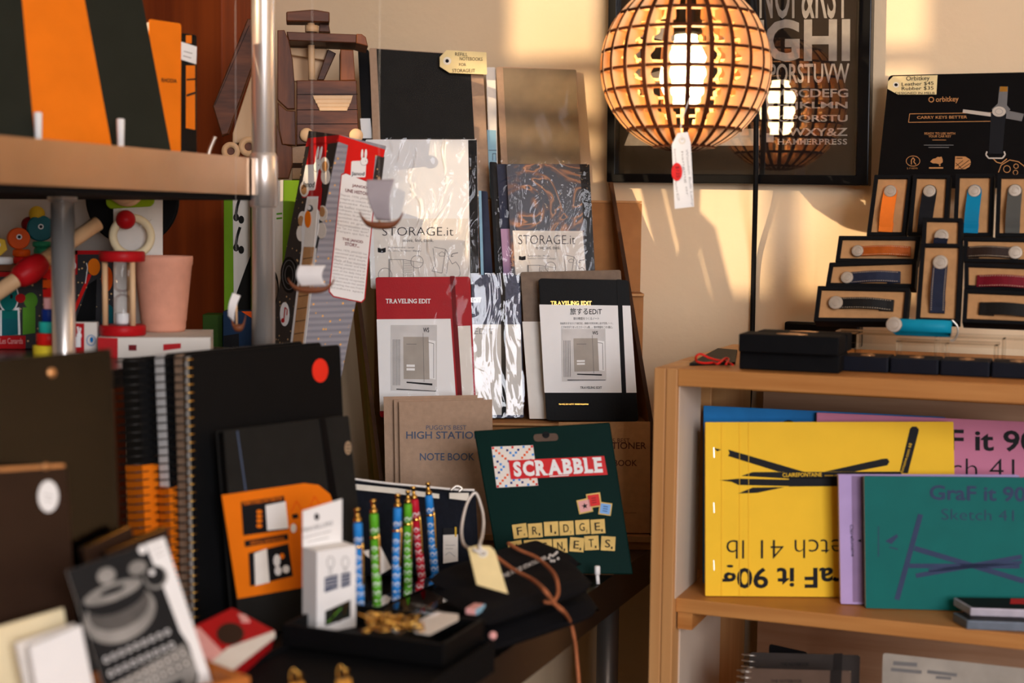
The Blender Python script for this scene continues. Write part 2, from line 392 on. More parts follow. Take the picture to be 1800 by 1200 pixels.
WOOD('hull', '#6a3a22', '#8a5030', (.2, .2, 2), 20)
FILM('film', .06, .35, 16, refl=.12); FILM('film_strong', .04, 1.0, 20, refl=.25, vec=(1.4, 1, .7), dist=.010); FILM('film_bright', .05, .9, 13, refl=.6, vec=(1.4, 1, .7), dist=.006); FILM('film_red', .06, .6, 10, refl=.12, vec=(1.3, 1, .8), dist=.006)
FILM('film_flat', .08, .1, 12, refl=.05); FILM('acrylic', .03, .02, 4, (.97, .95, .93), .5); FILM('smoky', .18, .12, 6, (.30, .24, .19), .5); FILM('glass', .02, .0, 4, (.99, .99, .99), .22); FILM('picture_glass', .015, .02, 2, (.97, .97, .97), 1.0)
DOTS('galaxy', '#1d1c20', '#d8b27a', 130, .13); DOTS('galaxy_grey', '#8d8c95', '#e0a860', 110, .15, .4, 42)
MOTTLE('navy_bronze_sheen', [(.30, '#0e0d1a'), (.44, '#17152a'), (.5, '#5a3218'), (.54, '#a86a34'), (.58, '#2a1814'), (.66, '#12101f'), (.8, '#6a3f22')], 13, .35)  # navy cover colour with the sleeve's warm bronze reflections painted in
M('dot_white', '#f4f4f2', .5)
EMIT('bulb_glow', '#ffd9a0', 26)
# ------------------------------------------------------------------ the room
DW = (.33*ED.x+2.1*ED.y)
RL, RR, DF, HC = -4.2, 3.0, -1.66, 3.2
WALL = PL(ER*0+ED*DW+Z*1.4, -21.5, 0)
struct(MB('plaster').rbox(RL-.1, RR+.1, DW, DW+.1, 0, HC).build('wall_back'))
struct(MB('plaster').rbox(RR, RR+.1, DF, DW, 0, HC).build('wall_right'))
struct(MB('plaster').rbox(RL-.1, RL, DF, DW, 0, HC).build('wall_left'))
W1 = (-3.14, -2.46, 2.32, 2.95); W2 = (1.0, 2.7, 1.05, 2.65)       # clerestory window the sun comes through; big shop window
b = MB('plaster')
b.rbox(RL, W1[0], DF-.1, DF, 0, HC).rbox(W1[0], W1[1], DF-.1, DF, 0, W1[2]).rbox(W1[0], W1[1], DF-.1, DF, W1[3], HC).rbox(W1[1], W2[0], DF-.1, DF, 0, HC)
b.rbox(W2[1], RR, DF-.1, DF, 0, HC).rbox(W2[0], W2[1], DF-.1, DF, 0, W2[2]).rbox(W2[0], W2[1], DF-.1, DF, W2[3], HC)
struct(b.build('wall_front'))
b = MB('white')
for r in (-3.14, -2.955, -2.70, -2.49): b.rbox(r, r+.030, DF-.07, DF-.04, W1[2], W1[3])
for z in (2.32, 2.52, 2.575, 2.66, 2.92): b.rbox(W1[0], W1[1], DF-.068, DF-.042, z, z+.024)
struct(b.build('window_1'))
b = MB('white')
b.rbox(1.0, 2.7, DF-.08, DF-.02, 1.05, 1.1).rbox(1.0, 2.7, DF-.08, DF-.02, 2.6, 2.65)
for r in (1.0, 1.55, 2.1, 2.65): b.rbox(r, r+.05, DF-.08, DF-.02, 1.1, 2.6)
struct(b.build('window_2'))
struct(MB('floor_dark').rbox(RL-.1, RR+.1, DF-.1, DW+.1, -.1, 0).build('floor'))
struct(MB('ceil').rbox(RL-.1, RR+.1, DF-.1, DW+.1, HC, HC+.1).build('ceiling'))
# ------------------------------------------------------------------ steel table and shelving
TZ = .88; TR_ = -.53
t = thing('steel_table', 'dark stainless steel table carrying the stationery display, black pouches and pens', 'table', room(-.95, 1.3, 0))
b = MB('table_steel'); b.rbox(-1.232, TR_, .45, 2.055, TZ-.003, TZ).rbox(TR_-.003, TR_, .45, 2.055, TZ-.046, TZ-.003).rbox(-1.232, TR_-.003, .45, .453, TZ-.046, TZ-.003).rbox(-1.232, TR_-.003, 2.052, 2.055, TZ-.046, TZ-.003)
b.build('table_top', t)
for r, d in ((TR_-.05, 1.83), (TR_-.05, .55), (-1.19, 1.99), (-1.19, .55)):
    MB('steel_dark').cyl(room(r, d, .012), room(r, d, TZ-.003), .0145, 20).build('leg', t)
    MB('black').cyl(room(r, d, 0), room(r, d, .012), .02, 20).build('foot', t)
b = MB('table_steel').rbox(-1.21, TR_-.03, .5, 2.0, .25, .265); b.build('lower_shelf', t)
SZ1 = P(437, 278, 1.7).z; SZ0 = P(437, 343, 1.7).z
pc = P(463, 300, 1.705); PRr, PRd = pc.dot(ER), pc.dot(ED)
t = thing('overshelf', 'brushed steel overshelf with round corner post holding the black and orange notepads', 'shelf', room(PRr-.2, PRd-.4, TZ))
SR = PRr-.004
b = MB('brushed'); b.rbox(SR-.42, SR, .35, PRd-.006, SZ1-.003, SZ1).rbox(SR-.003, SR, .35, PRd-.012, SZ0, SZ1-.003).rbox(SR-.42, SR-.417, .35, PRd-.006, SZ0, SZ1-.003).rbox(SR-.42, SR-.003, PRd-.010, PRd-.006, SZ0, SZ1-.003)
b.build('shelf_board', t)
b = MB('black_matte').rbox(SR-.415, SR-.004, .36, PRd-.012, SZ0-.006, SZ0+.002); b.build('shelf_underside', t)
post_ = MB('steel').cyl(room(PRr, PRd, TZ+.0004), room(PRr, PRd, 2.3), .0135, 28).build('post', t)
cb = MB('steel'); cb.lathe(room(PRr, PRd, SZ0-.012), Z, [(.0137, -.002), (.0165, 0), (.0165, .056), (.0145, .060), (.0137, .061)], 28)
cb.box(room(PRr-.002, PRd-.022, SZ0), ER*.004, ED*.012, Z*.042); cb.build('clamp_collar', post_)
pm = P(111, 480, 1.62); r2, d2 = pm.dot(ER), pm.dot(ED)
pole2 = MB('steel').cyl(room(r2, d2, TZ+.0004), room(r2, d2, SZ0-.006), .0125, 24).build('post', t)
MB('steel').lathe(room(r2, d2, P(111, 353, 1.62).z), Z, [(.0128, -.001), (.0158, 0), (.0158, .010), (.0138, .012), (.0128, .013)], 24).build('clamp_collar', pole2)
MZ = P(200, 620, 1.75).z
b = MB('table_steel').rbox(-1.72, -.955, 1.05, 1.585, MZ-.02, MZ); b.build('middle_shelf', t)
for r, d in ((-1.66, 1.1), (-1.66, 1.55), (-1.12, 1.55)): MB('steel_dark').cyl(room(r, d, TZ+.0004 if r > -1.23 else 0), room(r, d, MZ-.02), .0125, 20).build('post', t)
# white back board, timber cabinet
o = tag(MB('white_panel').rbox(-1.72, -1.125, 1.570, 1.583, MZ+.0004, 1.45).build('back_board', loc=room(-1.65, 1.93, MZ)), 'plain off-white back board behind the wooden toys', 'panel')
t = thing('timber_cabinet', 'tall orange-brown timber cabinet end standing against the back wall behind the steel post', 'cabinet', room(-1.34, 2.0, 0))
MB('timber').rbox(-1.95, -1.242, 1.945, 2.06, 0, 2.35).build('cabinet_end', t, bevel=.003)
MB('timber').rbox(-1.95, -1.236, 1.938, 2.062, 2.35, 2.38).build('cornice', t, bevel=.003)
# ------------------------------------------------------------------ pine bookcase
BZ = 1.139
bc = onz(1150, 646, BZ); BR0, BD0 = bc.dot(ER), bc.dot(ED); BDEP = DW-BD0-.03
SHZ = .868
t = thing('pine_bookcase', 'pale pine bookcase of sketch pads with the key organiser display on top', 'bookcase', room(BR0+.5, BD0+.2, 0))
B1 = BR0+.028
b = MB('pine_v').rbox(BR0, BR0+.014, BD0, BD0+.11, 0, BZ).rbox(BR0+.0145, B1, BD0, BD0+.11, 0, BZ); b.build('side_stile', t, bevel=.0012)
MB('ply_light').rbox(B1, B1+.001, BD0+.008, BD0+.108, SHZ, BZ-.020).build('inner_lining', t); MB('ply_light').rbox(B1, B1+.002, BD0+.030, BD0+.235, .577, SHZ-.037).build('inner_lining', t)
b = MB('pine_v').rbox(BR0, B1, BD0+.165, BD0+BDEP, 0, BZ); b.build('side_stile', t, bevel=.0012)
b = MB('pine_h').rbox(BR0, B1, BD0+.11, BD0+.165, BZ-.024, BZ).rbox(BR0, B1, BD0+.11, BD0+.165, SHZ-.05, SHZ).rbox(BR0+.004, B1-.002, BD0+.11, BD0+.165, .0, .10); b.build('side_rail', t)
MB('pine_h').rbox(B1, BR0+1.05, BD0, BD0+BDEP, BZ-.020, BZ).build('top_board', t, bevel=.0012)
MB('pine_h').rbox(B1, BR0+1.05, BD0+.012, BD0+BDEP-.02, SHZ-.017, SHZ).build('shelf', t, bevel=.0012)
MB('pine_h').rbox(B1, BR0+1.05, BD0+.012, BD0+BDEP-.02, .56, .577).build('shelf', t, bevel=.0012)
MB('pine_in').rbox(B1+.022, BR0+1.05, BD0+BDEP-.02, BD0+BDEP-.008, .5, BZ-.020).build('back_panel', t)
MB('pine_h').rbox(B1+.012, BR0+1.05, BD0+BDEP-.045, BD0+BDEP-.02, BZ-.060, BZ-.020).build('back_rail', t)
MB('pine_v').rbox(BR0+1.05, BR0+1.078, BD0, BD0+BDEP, 0, BZ).build('side_panel', t)
MB('pine_h').rbox(B1+.0025, B1+.02, BD0+.014, BD0+BDEP-.03, SHZ-.037, SHZ-.017).build('shelf_batten', t)
# ------------------------------------------------------------------ framed poster on the wall
PT = WALL.shift(.012)
def rect(x0, y0, x1, y1): return [(x0, y0), (x1, y0), (x1, y1), (x0, y1)]
FO = [(1072, -290), (1538, -290), (1526, 326), (1066, 320)]; FI = [(1087, -270), (1516, -270), (1504, 308), (1081, 305)]
t = thing('framed_poster', 'black framed alphabet letterpress poster hanging on the wall behind the round lamp', 'poster', PT.p(1295, 322))
b = MB('black_gloss').ring(PT, PT.q(FO, .016), PT.q(FI, .016), -.012, .016); b.build('frame', t, bevel=.0015)
b = MB('off_black').slab(PT, PT.q(FI), -.011, -.001)
b.use('ink_dk' if 'ink_dk' in MAT else 'ink'); pp = PT
M('print_grey', '#b5aca2', .8, 0, .18, 60); M('poster_ink', '#221a15', .7, 0, .2, 12); b.use('poster_ink').pic(PT, [(1092, -260), (1511, -260), (1500, 300), (1086, 297)], .0002)
b.use('print_grey')
T = lambda s, x0, x1, yb, yt, **k: b.htext(PT, s, x0, x1, yb, yt, .0006, **k)
T('NOP&RST', 1335, 1492, 33, -55, bold=.01); T('EFGHI', 1262, 1494, 108, 35, bold=.03); T('OPQRSTUVW', 1330, 1493, 152, 112, bold=.015)
T('ABCDEFG', 1368, 1491, 171, 156, bold=.02); T('HIJKLMN', 1367, 1490, 194, 179, bold=.02); T('OPQRSTU', 1367, 1490, 216, 202, bold=.02)
T('VWXY&Z', 1368, 1490, 239, 225, bold=.02); T('HAMMERPRESS', 1367, 1489, 254, 244, bold=.02, slab=True)
T('AB', 1100, 1300, 33, -120, bold=.03); T('D', 1104, 1200, 150, 45, bold=.03)
b.pic(PT, [(1345, 160), (1362, 160), (1356, 218), (1350, 218)], .0006); b.pic(PT, rect(1347, 234, 1360, 250), .0006)
b.pic(PT, [(1108, 228), (1335, 226), (1335, 256), (1097, 256)], .0006)
b.build('print', t)
MB('picture_glass').slab(PT, PT.q(FI, .006), .004, .006).build('glazing', t)
# ------------------------------------------------------------------ cable down the wall, behind the bookcase
pts = [WALL.p(1318, -40, .05), WALL.p(1321, 10, .045), WALL.p(1328, 90, .044), WALL.p(1329, 220, .042), WALL.p(1328, 335, .034), WALL.p(1325, 460, .008), WALL.p(1322, 600, .008), WALL.p(1316, 720, .008), WALL.p(1305, 900, .008), WALL.p(1298, 1080, .008), WALL.p(1294, 1250, .008), WALL.p(1292, 1600, .008)]
tag(MB('black').tube(pts, .0036, 8).tube([WALL.p(1316, -60, .05), WALL.p(1321, 10, .045), WALL.p(1327, 62, .044)], .0075, 10).build('power_cable', loc=pts[-1]), 'thin black power cable running down the wall behind the pine bookcase', 'cable')
# ------------------------------------------------------------------ round wooden lamp
LC = P(1205, 117, 1.80); LRAD = 150/F*1.80
t = thing('pendant_lamp', 'round pendant lamp of slotted plywood ribs and rings, lit from within', 'lamp', LC - Z*LRAD)
NR = 24; hs = [-.93, -.735, -.52, -.30, -.075, .15, .37, .59, .79, .93]
def rib(an):
    b = MB('lamp_ply'); e = Vector((math.cos(an), math.sin(an), 0)); nn = Vector((-e.y, e.x, 0)); th = .0028
    N = 84; vs = []
    for k in range(N+1):
        a = math.pi*(.035+.93*k/N)-math.pi/2; h = math.sin(a); ro = LRAD*math.cos(a); zo = LRAD*h
        seg = min(abs(h-x) for x in hs); sc_ = max(.0, 1-seg/.09)      # deeper next to each ring: a scalloped inner edge
        dep = .115+.085*min(1, sc_*1.3)
        q = max(LRAD*(1-dep), .01); vs.append((ro, zo, max(q*math.cos(a)-.0, .004), q*math.sin(a)))
    A = []
    for s_ in (-th, th):
        for ro, zo, ri, zi in vs: A.append(LC+e*ro+Z*zo+nn*s_)
        for ro, zo, ri, zi in vs: A.append(LC+e*ri+Z*zi+nn*s_)
    n = N+1
    f1, f2 = [], []
    for k in range(N):
        f1 += [(k, k+1, n+k+1, n+k), (2*n+k+1, 2*n+k, 3*n+k, 3*n+k+1)]
        f2 += [(k, 2*n+k, 2*n+k+1, k+1)]; f1 += [(n+k+1, 3*n+k+1, 3*n+k, n+k)]
    b.add(A, f1); b.v = b.v[:len(A)]; b.use('burnt')
    for f in f2+[(0, n, 3*n, 2*n), (n-1, 3*n-1, 4*n-1, 2*n-1)][:0]: b.f.append(list(f)); b.fm.append(b.cur); b.fs.append(False)
    return b.build('rib', t)
for k in range(NR): rib(2*math.pi*(k+.5)/NR+.05)
for h in hs:
    b = MB('lamp_ply'); ro = LRAD*math.sqrt(1-h*h)*.995; wd = .15*LRAD if abs(h) < .9 else ro-.012; ri = max(ro-wd, .012); zz = LC.z+LRAD*h; th = .0018; n = 72
    vs = [Vector((LC.x+rr*math.cos(2*math.pi*i/n), LC.y+rr*math.sin(2*math.pi*i/n), zz+s_)) for rr, s_ in ((ro, -th), (ro, th), (ri, -th), (ri, th)) for i in range(n)]
    f1, f2 = [], []
    for i in range(n):
        j = (i+1) % n; f1 += [(n+i, n+j, 3*n+j, 3*n+i), (j, i, 2*n+i, 2*n+j), (2*n+j, 2*n+i, 3*n+i, 3*n+j)]; f2.append((i, j, n+j, n+i))
    b.add(vs, f1); b.use('burnt')
    for f in f2: b.f.append(list(f)); b.fm.append(b.cur); b.fs.append(False)
    b.build('ring', t)
MB('black').lathe(LC, Z, [(.010, .036), (.0195, .040)]+[x for k in range(9) for x in ((.0195, .043+k*.006), (.0183, .046+k*.006))]+[(.014, .105), (.006, .115)], 28).build('lamp_holder', t)
hold = [o for o in t.children if o.name.startswith('lamp_holder')][0]; bl = MB('bulb_glow').lathe(LC, Z, [(.003, -.048), (.014, -.046), (.024, -.038), (.0295, -.024), (.031, -.012), (.029, .002), (.022, .018), (.0135, .032), (.0135, .042)], 28).build('bulb', hold)
MB('black').tube([LC+Z*.11, LC+Z*.3, LC+Z*.8, Vector((LC.x, LC.y, HC))], .003, 8).build('cord', t)
ll = light('lamp_light', 'POINT', 66.0, (1.0, .68, .37), (0, 0, 0), shadow_soft_size=.026); ll.parent = t; ll.location = Vector((0, 0, LRAD-.012)); bl.visible_shadow = False if False else True
# price tag on a string
tp = PLd(1205, 240, 1.80-LRAD*1.02*.0-.075, 12, 0)
t = thing('price_tag', 'white paper price tag with red sticker hanging on string below the lamp', 'tag', tp.p(1200, 366))
b = MB('white').slab(tp, tp.q([(1191, 234), (1209, 232), (1214, 250), (1220, 363), (1186, 367), (1181, 254)]), -.0004, 0)
b.use('zip_white').circ(tp, 1199, 247, 5, 2.5, .0003); b.use('ink_light')
b.text(tp, 'Wooden Bulb Lamp', (1204, 262), (1215, 362), (1209, 262), .0004); b.text(tp, 'hanging or', (1196, 266), (1206, 345), (1201, 266), .0004); b.text(tp, 'limited', (1184, 262), (1188, 300), (1188, 262), .0004); b.text(tp, 'Pendant $220', (1185, 318), (1190, 352), (1190, 318), .0004)
cdp = b.build('card', t); MB('bright_red').disc(tp, 1190, 302, 9.5, 16, .0012).use('dark_red').text(tp, '$125', (1187, 292), (1188, 312), (1194, 292), .0014).build('sticker', cdp)
MB('cord_white').tube([tp.p(1199, 246, .001), tp.p(1198, 215, .0), LC+Vector((-.001, -LRAD*.93, -LRAD*.32)), LC+Vector((-.002, -LRAD*.86, -LRAD*.30))], .0007, 6, 4).build('string', t)
# ------------------------------------------------------------------ key organiser display on the bookcase
OB = PLd(1680, 220, 1.925, -21.5, 8)
q = [(1562, 132), (1835, 126), (1835, 330), (1541, 330)]
t = thing('display_board', 'black display board for key organisers leaning against the wall on the bookcase', 'sign', OB.p(1690, 330))
b = MB('black_gloss').slab(OB, OB.q(q), -.006, 0, .006, .0006); b.use('copper_print')
b.circ(OB, 1637, 175, 4.2, 1.8); b.htext(OB, 'orbitkey', 1645, 1685, 182, 170, bold=.01, dy=-1)
b.poly(OB, [(1597, 215), (1599, 200), (1744, 198), (1743, 213), (1597, 215)], 1.1); b.htext(OB, 'CARRY KEYS BETTER', 1612, 1700, 209, 204, bold=.01, dy=-1)
b.htext(OB, 'READY TO USE WITH', 1625, 1679, 236.5, 232.5, bold=.01); b.htext(OB, 'YOUR CAR KEY', 1632, 1672, 241.5, 237.5, bold=.01); b.line(OB, (1639, 246), (1663, 246), 1)
b.use('ink_grey').line(OB, (1624, 255), (1676, 255), 1.2).line(OB, (1632, 259), (1668, 259), 1.2); b.use('copper_print')
b.circ(OB, 1605, 283, 12, 1, ry=9); b.poly(OB, [(1602, 289), (1602, 281), (1605, 277), (1608, 281), (1606, 284), (1610, 289)], 1.6); b.htext(OB, '2-7 KEYS', 1594, 1613, 297, 294.5)
b.pic(OB, [(1635, 284), (1640, 279), (1645, 278), (1648, 275.5), (1652, 276), (1655, 275), (1657, 280), (1657, 285), (1652, 289), (1646, 287), (1640, 287)]); b.disc(OB, 1652, 290.5, 1.5)
b.line(OB, (1633, 295), (1658, 295), 2.5)
b.pic(OB, [(1679, 274.5), (1697, 275), (1705, 280), (1707, 286), (1704, 293), (1697, 297), (1678, 297)])
b.use('black_gloss'); [b.line(OB, p0, p1, 1, .0006) for p0, p1 in (((1680, 292), (1693, 282)), ((1684, 296), (1704, 281)), ((1690, 297), (1707, 286)), ((1680, 286), (1690, 296)))]
b.line(OB, (1681, 278), (1692, 278), 1.2, .0006)
# printed key picture
b.use('ink_grey').pic(OB, [(1757, 152), (1772, 152), (1770, 185), (1776, 192), (1770, 200), (1750, 200), (1743, 192), (1754, 182)], .0005)
b.use('gold').pic(OB, [(1758, 152), (1771, 152), (1771, 161), (1757, 161)], .0007); b.use('silver').pic(OB, [(1693, 192), (1741, 198), (1743, 205), (1692, 198)], .0007); b.use('ink_grey').pic(OB, [(1770, 194), (1800, 200), (1796, 213), (1768, 208)], .0006)
b.use('r_black').pic(OB, [(1742, 198), (1768, 198), (1762, 270), (1738, 270)], .0009)
b.use('silver').disc(OB, 1756, 196, 12, 9, .0012).use('ink_light').circ(OB, 1756, 196, 6.5, 1, .0015, 4.8)
b.use('silver').poly(OB, [(1735, 266), (1733, 272), (1738, 278), (1762, 278), (1767, 272), (1765, 266)], 2.5, .001)
b.use('copper_print').poly(OB, [(1746, 279), (1752, 285), (1760, 287), (1770, 279)], 1.6); b.poly(OB, [(1755, 303), (1760, 290), (1775, 281), (1790, 284), (1803, 294)], 1.4); b.circ(OB, 1770, 297, 6, 1.2); b.circ(OB, 1786, 292, 4, 1.2); b.circ(OB, 1785, 303, 4, 1.2)
b.build('panel', t)
tg = OB.shift(.004); t = thing('price_tag', 'manila handwritten price tag stuck on the top left of the black key display board', 'tag', tg.p(1602, 166))
b = MB('manila').slab(tg, tg.q([(1570, 134), (1648, 132), (1646, 166), (1578, 166), (1560, 156), (1561, 143)]), -.0006, 0); b.use('zip_white').disc(tg, 1575, 149, 5.5, 5, .0004); b.use('ink').disc(tg, 1575, 149, 3, 2.6, .0006)
b.htext(tg, 'Orbitkey', 1593, 1634, 144, 134, dy=-1); b.htext(tg, 'Leather $45', 1585, 1641, 152, 145, dy=-2); b.htext(tg, 'Rubber $35', 1585, 1641, 159.5, 152.5, dy=-1); b.htext(tg, 'DESIGNED IN MELB', 1574, 1643, 165.5, 161.5)
b.build('tag_card', t)
def strap(b, pl, a, e, wd, mat, stitch=False, arch=.006):
    """leather loop from button centre a to loop end e (plane coordinates)"""
    a, e = Vector(a), Vector(e); L = (e-a).length; t_ = (e-a)/L; sdir = Vector((-t_.y, t_.x)); h = wd/2
    st = [(-h*math.cos(k*math.pi/10), h*math.sin(k*math.pi/10), .0045) for k in range(0, 6)]
    st = [(s_, max(w_, .0006), z) for s_, w_, z in st]
    for k in range(1, 13): x = k/12; st.append((L*x*.97, h, .0045+arch*math.sin(math.pi*min(x*1.05, 1)**1.3)*.9))
    st += [(L*1.0, h, .0040), (L*1.005, h, .0022), (L*.985, h, .0010)]
    st.append((L*.75, h, .0006))
    b.use(mat); T_ = .0022; vs = []
    for i, (s_, w_, z) in enumerate(st):
        for sg, dz in ((-1, 0), (1, 0), (1, -T_), (-1, -T_)):
            p = a+t_*s_+sdir*(sg*w_); vs.append(pl.w(p, max(z+dz, .0002) if i < 19 else max(z+dz, .0001)))
    n = len(st); fs = [(3, 2, 1, 0), (4*(n-1), 4*(n-1)+1, 4*(n-1)+2, 4*(n-1)+3)]
    for i in range(n-1):
        for k in range(4): fs.append((4*i+k, 4*i+(k+1) % 4, 4*i+4+(k+1) % 4, 4*i+4+k))
    b.add(vs, fs)
    if stitch:
        b.use('stitch')
        for i in range(5, 17):
            for sg in (-1, 1):
                for fr in (0, .5):
                    A, B = st[i], st[i+1]; c0, c1 = fr+.05, fr+.32
                    p0, p1 = A[0]+(B[0]-A[0])*c0, A[0]+(B[0]-A[0])*c1; z0, z1 = A[2]+(B[2]-A[2])*c0+.0003, A[2]+(B[2]-A[2])*c1+.0003
                    w0 = h*.84*sg; w1 = h*.77*sg
                    b.add([pl.w(a+t_*p0+sdir*w0, z0), pl.w(a+t_*p1+sdir*w0, z1), pl.w(a+t_*p1+sdir*w1, z1), pl.w(a+t_*p0+sdir*w1, z0)], [(0, 1, 2, 3)])
    return b
def button(b, c, n, r):
    b.use('silver').lathe(c, n, [(r*.92, -.003), (r, -.0012), (r, .0004), (r*.93, .0010), (r*.64, .0011), (r*.60, .0005), (r*.50, .0005), (r*.46, .0012), (.0004, .0013)], 28, False); return b
def kbox(label, q, d, yaw, lean, btn, end, wpx, mat, stitch=False, deep=.024, rim=.0048, r_btn=11, sold=False):
    c = quadpx(q, .5, .5); pl = PLd(c[0], c[1], d, yaw, lean); pts = pl.q(q)
    t = thing('key_organiser_box', label, 'box', pl.w(pl.uv((q[2][0]+q[3][0])/2, (q[2][1]+q[3][1])/2), -deep), 'boxed key organisers on the acrylic display')
    if area2(pts) < 0: pts = pts[::-1]
    inn = inset(pts, rim); b = MB('black_matte').slab(pl, pts, -deep, -.006); b.ring(pl, pts, inn, -.006, 0); b.build('tray', t, bevel=.0006)
    MB('kraft').slab(pl, inset(pts, rim+.0002), -.006, -.004).build('insert', t)
    ip = pl.shift(-.004); a = ip.uv(*btn, .005) if btn else None; e = ip.uv(*end, .005)
    m1 = ip.uv(btn[0]+wpx, btn[1]) if btn else (0, 0); wd = abs(ip.uv(end[0]+wpx, end[1])[0]-e[0])
    b = MB(mat); strap(b, ip, a, e, wd, mat, stitch); b.build('strap', t)
    bb = MB('silver'); button(bb, ip.w(a, .0055), ip.n, r_btn*d/F); bb.build('button', t)
    return t
G = ', boxed on the key display'
kbox('orange rubber key organiser in upright box, leftmost of the top row', [(1537, 307), (1603, 307), (1591, 414), (1523, 414)], 1.885, -21.5, 14, (1565, 336), (1556, 407), 25, 'r_orange')
kbox('black rubber key organiser in upright top row box right of the orange one', [(1605, 306), (1671, 307), (1664, 414), (1595, 414)], 1.86, -21.5, 14, (1634, 336), (1624, 410), 26, 'r_black')
kbox('blue rubber key organiser in upright top row box', [(1680, 305), (1748, 305), (1744, 415), (1675, 415)], 1.83, -21.5, 14, (1713, 336), (1706, 409), 26, 'r_blue')
kbox('grey rubber key organiser in upright top row box at the right', [(1753, 306), (1822, 306), (1819, 416), (1749, 416)], 1.80, -21.5, 14, (1784, 335), (1779, 409), 26, 'r_grey')
kbox('tan stitched leather key organiser in box lying sideways', [(1474.5, 414), (1618, 415), (1612, 461), (1468, 460)], 1.845, -21.5, 16, (1507.5, 441), (1600, 441), 19, 'l_tan', True, r_btn=10.5)
kbox('dark navy stitched leather key organiser in sideways box below the tan one', [(1458, 461), (1611, 456), (1608, 505), (1451, 503)], 1.825, -21.5, 18, (1489, 488), (1582, 486), 22, 'l_navy', True)
kbox('black stitched leather key organiser in sideways box at bottom left', [(1437.5, 502), (1599, 505), (1593, 566), (1430, 564)], 1.80, -21.5, 20, (1469, 532), (1570, 536), 22, 'l_black', True, r_btn=12.5)
kbox('short box with silver button peeping out behind the upright navy organiser', [(1622, 382), (1692, 383), (1690, 440), (1619, 440)], 1.80, -21.5, 15, (1655, 415), (1652, 436), 25, 'r_navy', r_btn=12.5)
kbox('dark navy leather key organiser in the upright centre box', [(1619, 427), (1693, 428), (1686, 567), (1609, 564)], 1.765, -21.5, 16, (1653, 461), (1647, 549), 27, 'l_navy', True, r_btn=13)
kbox('dark brown stitched leather key organiser in sideways box on the right', [(1694, 416), (1840, 418), (1840, 463), (1694, 460)], 1.775, -21.5, 16, (1785, 444), (1700, 442), 21, 'l_brown', True, r_btn=12)
kbox('maroon stitched leather key organiser in sideways box on the right', [(1695, 461), (1840, 466), (1840, 512), (1695, 507)], 1.755, -21.5, 18, (1826, 497), (1717, 493), 23, 'l_maroon', True)
kbox('black key organiser in sideways box at bottom right of the display', [(1694.5, 507), (1840, 513), (1840, 572), (1691, 566)], 1.735, -21.5, 20, (1830, 548), (1721, 541), 24, 'l_black', False)
# acrylic stand : sloping back plate, ledge rail and small riser legs
AC = PLd(1640, 560, 1.80, -21.5, 20)
t = thing('acrylic_stand', 'clear acrylic stepped stand holding up the boxed key organisers', 'stand', onz(1640, 645, BZ))
def rr(px, py, d): p = P(px, py, d); return p.dot(ER), p.dot(ED)
for (x0, y0, x1, d) in ((1470, 579, 1810, 1.80),):
    p0, p1 = P(x0, y0, d), P(x1, y0+16, 1.70); zt = p0.z
    r0_, d0_ = p0.dot(ER), p0.dot(ED); r1_ = p1.dot(ER)
    MB('acrylic').rbox(r0_, r1_+.03, d0_-.004, d0_+.035, zt-.0045, zt-.001).build('ledge', t)
    MB('acrylic').rbox(r0_, r1_+.03, d0_-.004, d0_-.0015, zt-.015, zt-.0045).build('ledge_lip', t)
    for fx in (.10, .52, .86):
        rx = r0_+(r1_-r0_)*fx; MB('acrylic').rbox(rx, rx+.003, d0_, d0_+.035, BZ+.001, zt-.0045).build('leg', t)
    p2 = P(1575, 596, 1.74); r2_, d2_ = p2.dot(ER), p2.dot(ED)
    MB('acrylic').rbox(r2_, r2_+.115, d2_-.0, d2_+.03, p2.z-.0035, p2.z-.0005).build('front_step', t)
    for fx in (.0, .055, .11): MB('acrylic').rbox(r2_+fx, r2_+fx+.004, d2_, d2_+.028, BZ+.001, p2.z-.0035).build('leg', t)
# turquoise organiser on its side on the front step
kp = PLd(1618, 572, 1.735, -21.5, 6); bz = kp.p(1618, 596).z
t = thing('key_organiser', 'turquoise key organiser loop lying unboxed on the clear acrylic step', 'key organiser', kp.p(1618, 596))
b = MB('r_turq'); a, e = Vector(kp.uv(1573, 571)), Vector(kp.uv(1672, 572)); h = .0072; T_ = .002; L = e.x-a.x
prof = [(-.006, .004), (0, .0062), (L*.5, .0075), (L*.88, .0062), (L*.98, .002), (L, -.008), (L*.97, -.018), (L*.85, -.0215), (L*.4, -.021), (0, -.019), (-.004, -.016)]
vs = []
for i, (x, z) in enumerate(prof):
    hh = h*(.6 if i in (0, 10) else 1)
    for dz, yy in ((0, -hh), (0, hh), (-T_ if i < 5 else T_, hh), (-T_ if i < 5 else T_, -hh)): vs.append(kp.w((a.x+x, a.y+yy-(.004 if i > 5 else 0)), z+dz))
fs = [(3, 2, 1, 0)]
for i in range(len(prof)-1):
    for k in range(4): fs.append((4*i+k, 4*i+(k+1) % 4, 4*i+4+(k+1) % 4, 4*i+4+k))
b.add(vs, fs, True); b.build('strap', t)
bb = MB('silver'); button(bb, kp.w(a, .0085), kp.n, .0092); bb.build('button', t)
MB('silver').tube([kp.p(1673, 562, -.004), kp.p(1682, 572, -.006), kp.p(1684, 584, -.008), kp.p(1678, 596, -.01), kp.p(1670, 598, -.01)], .0012, 6).build('ring', t)
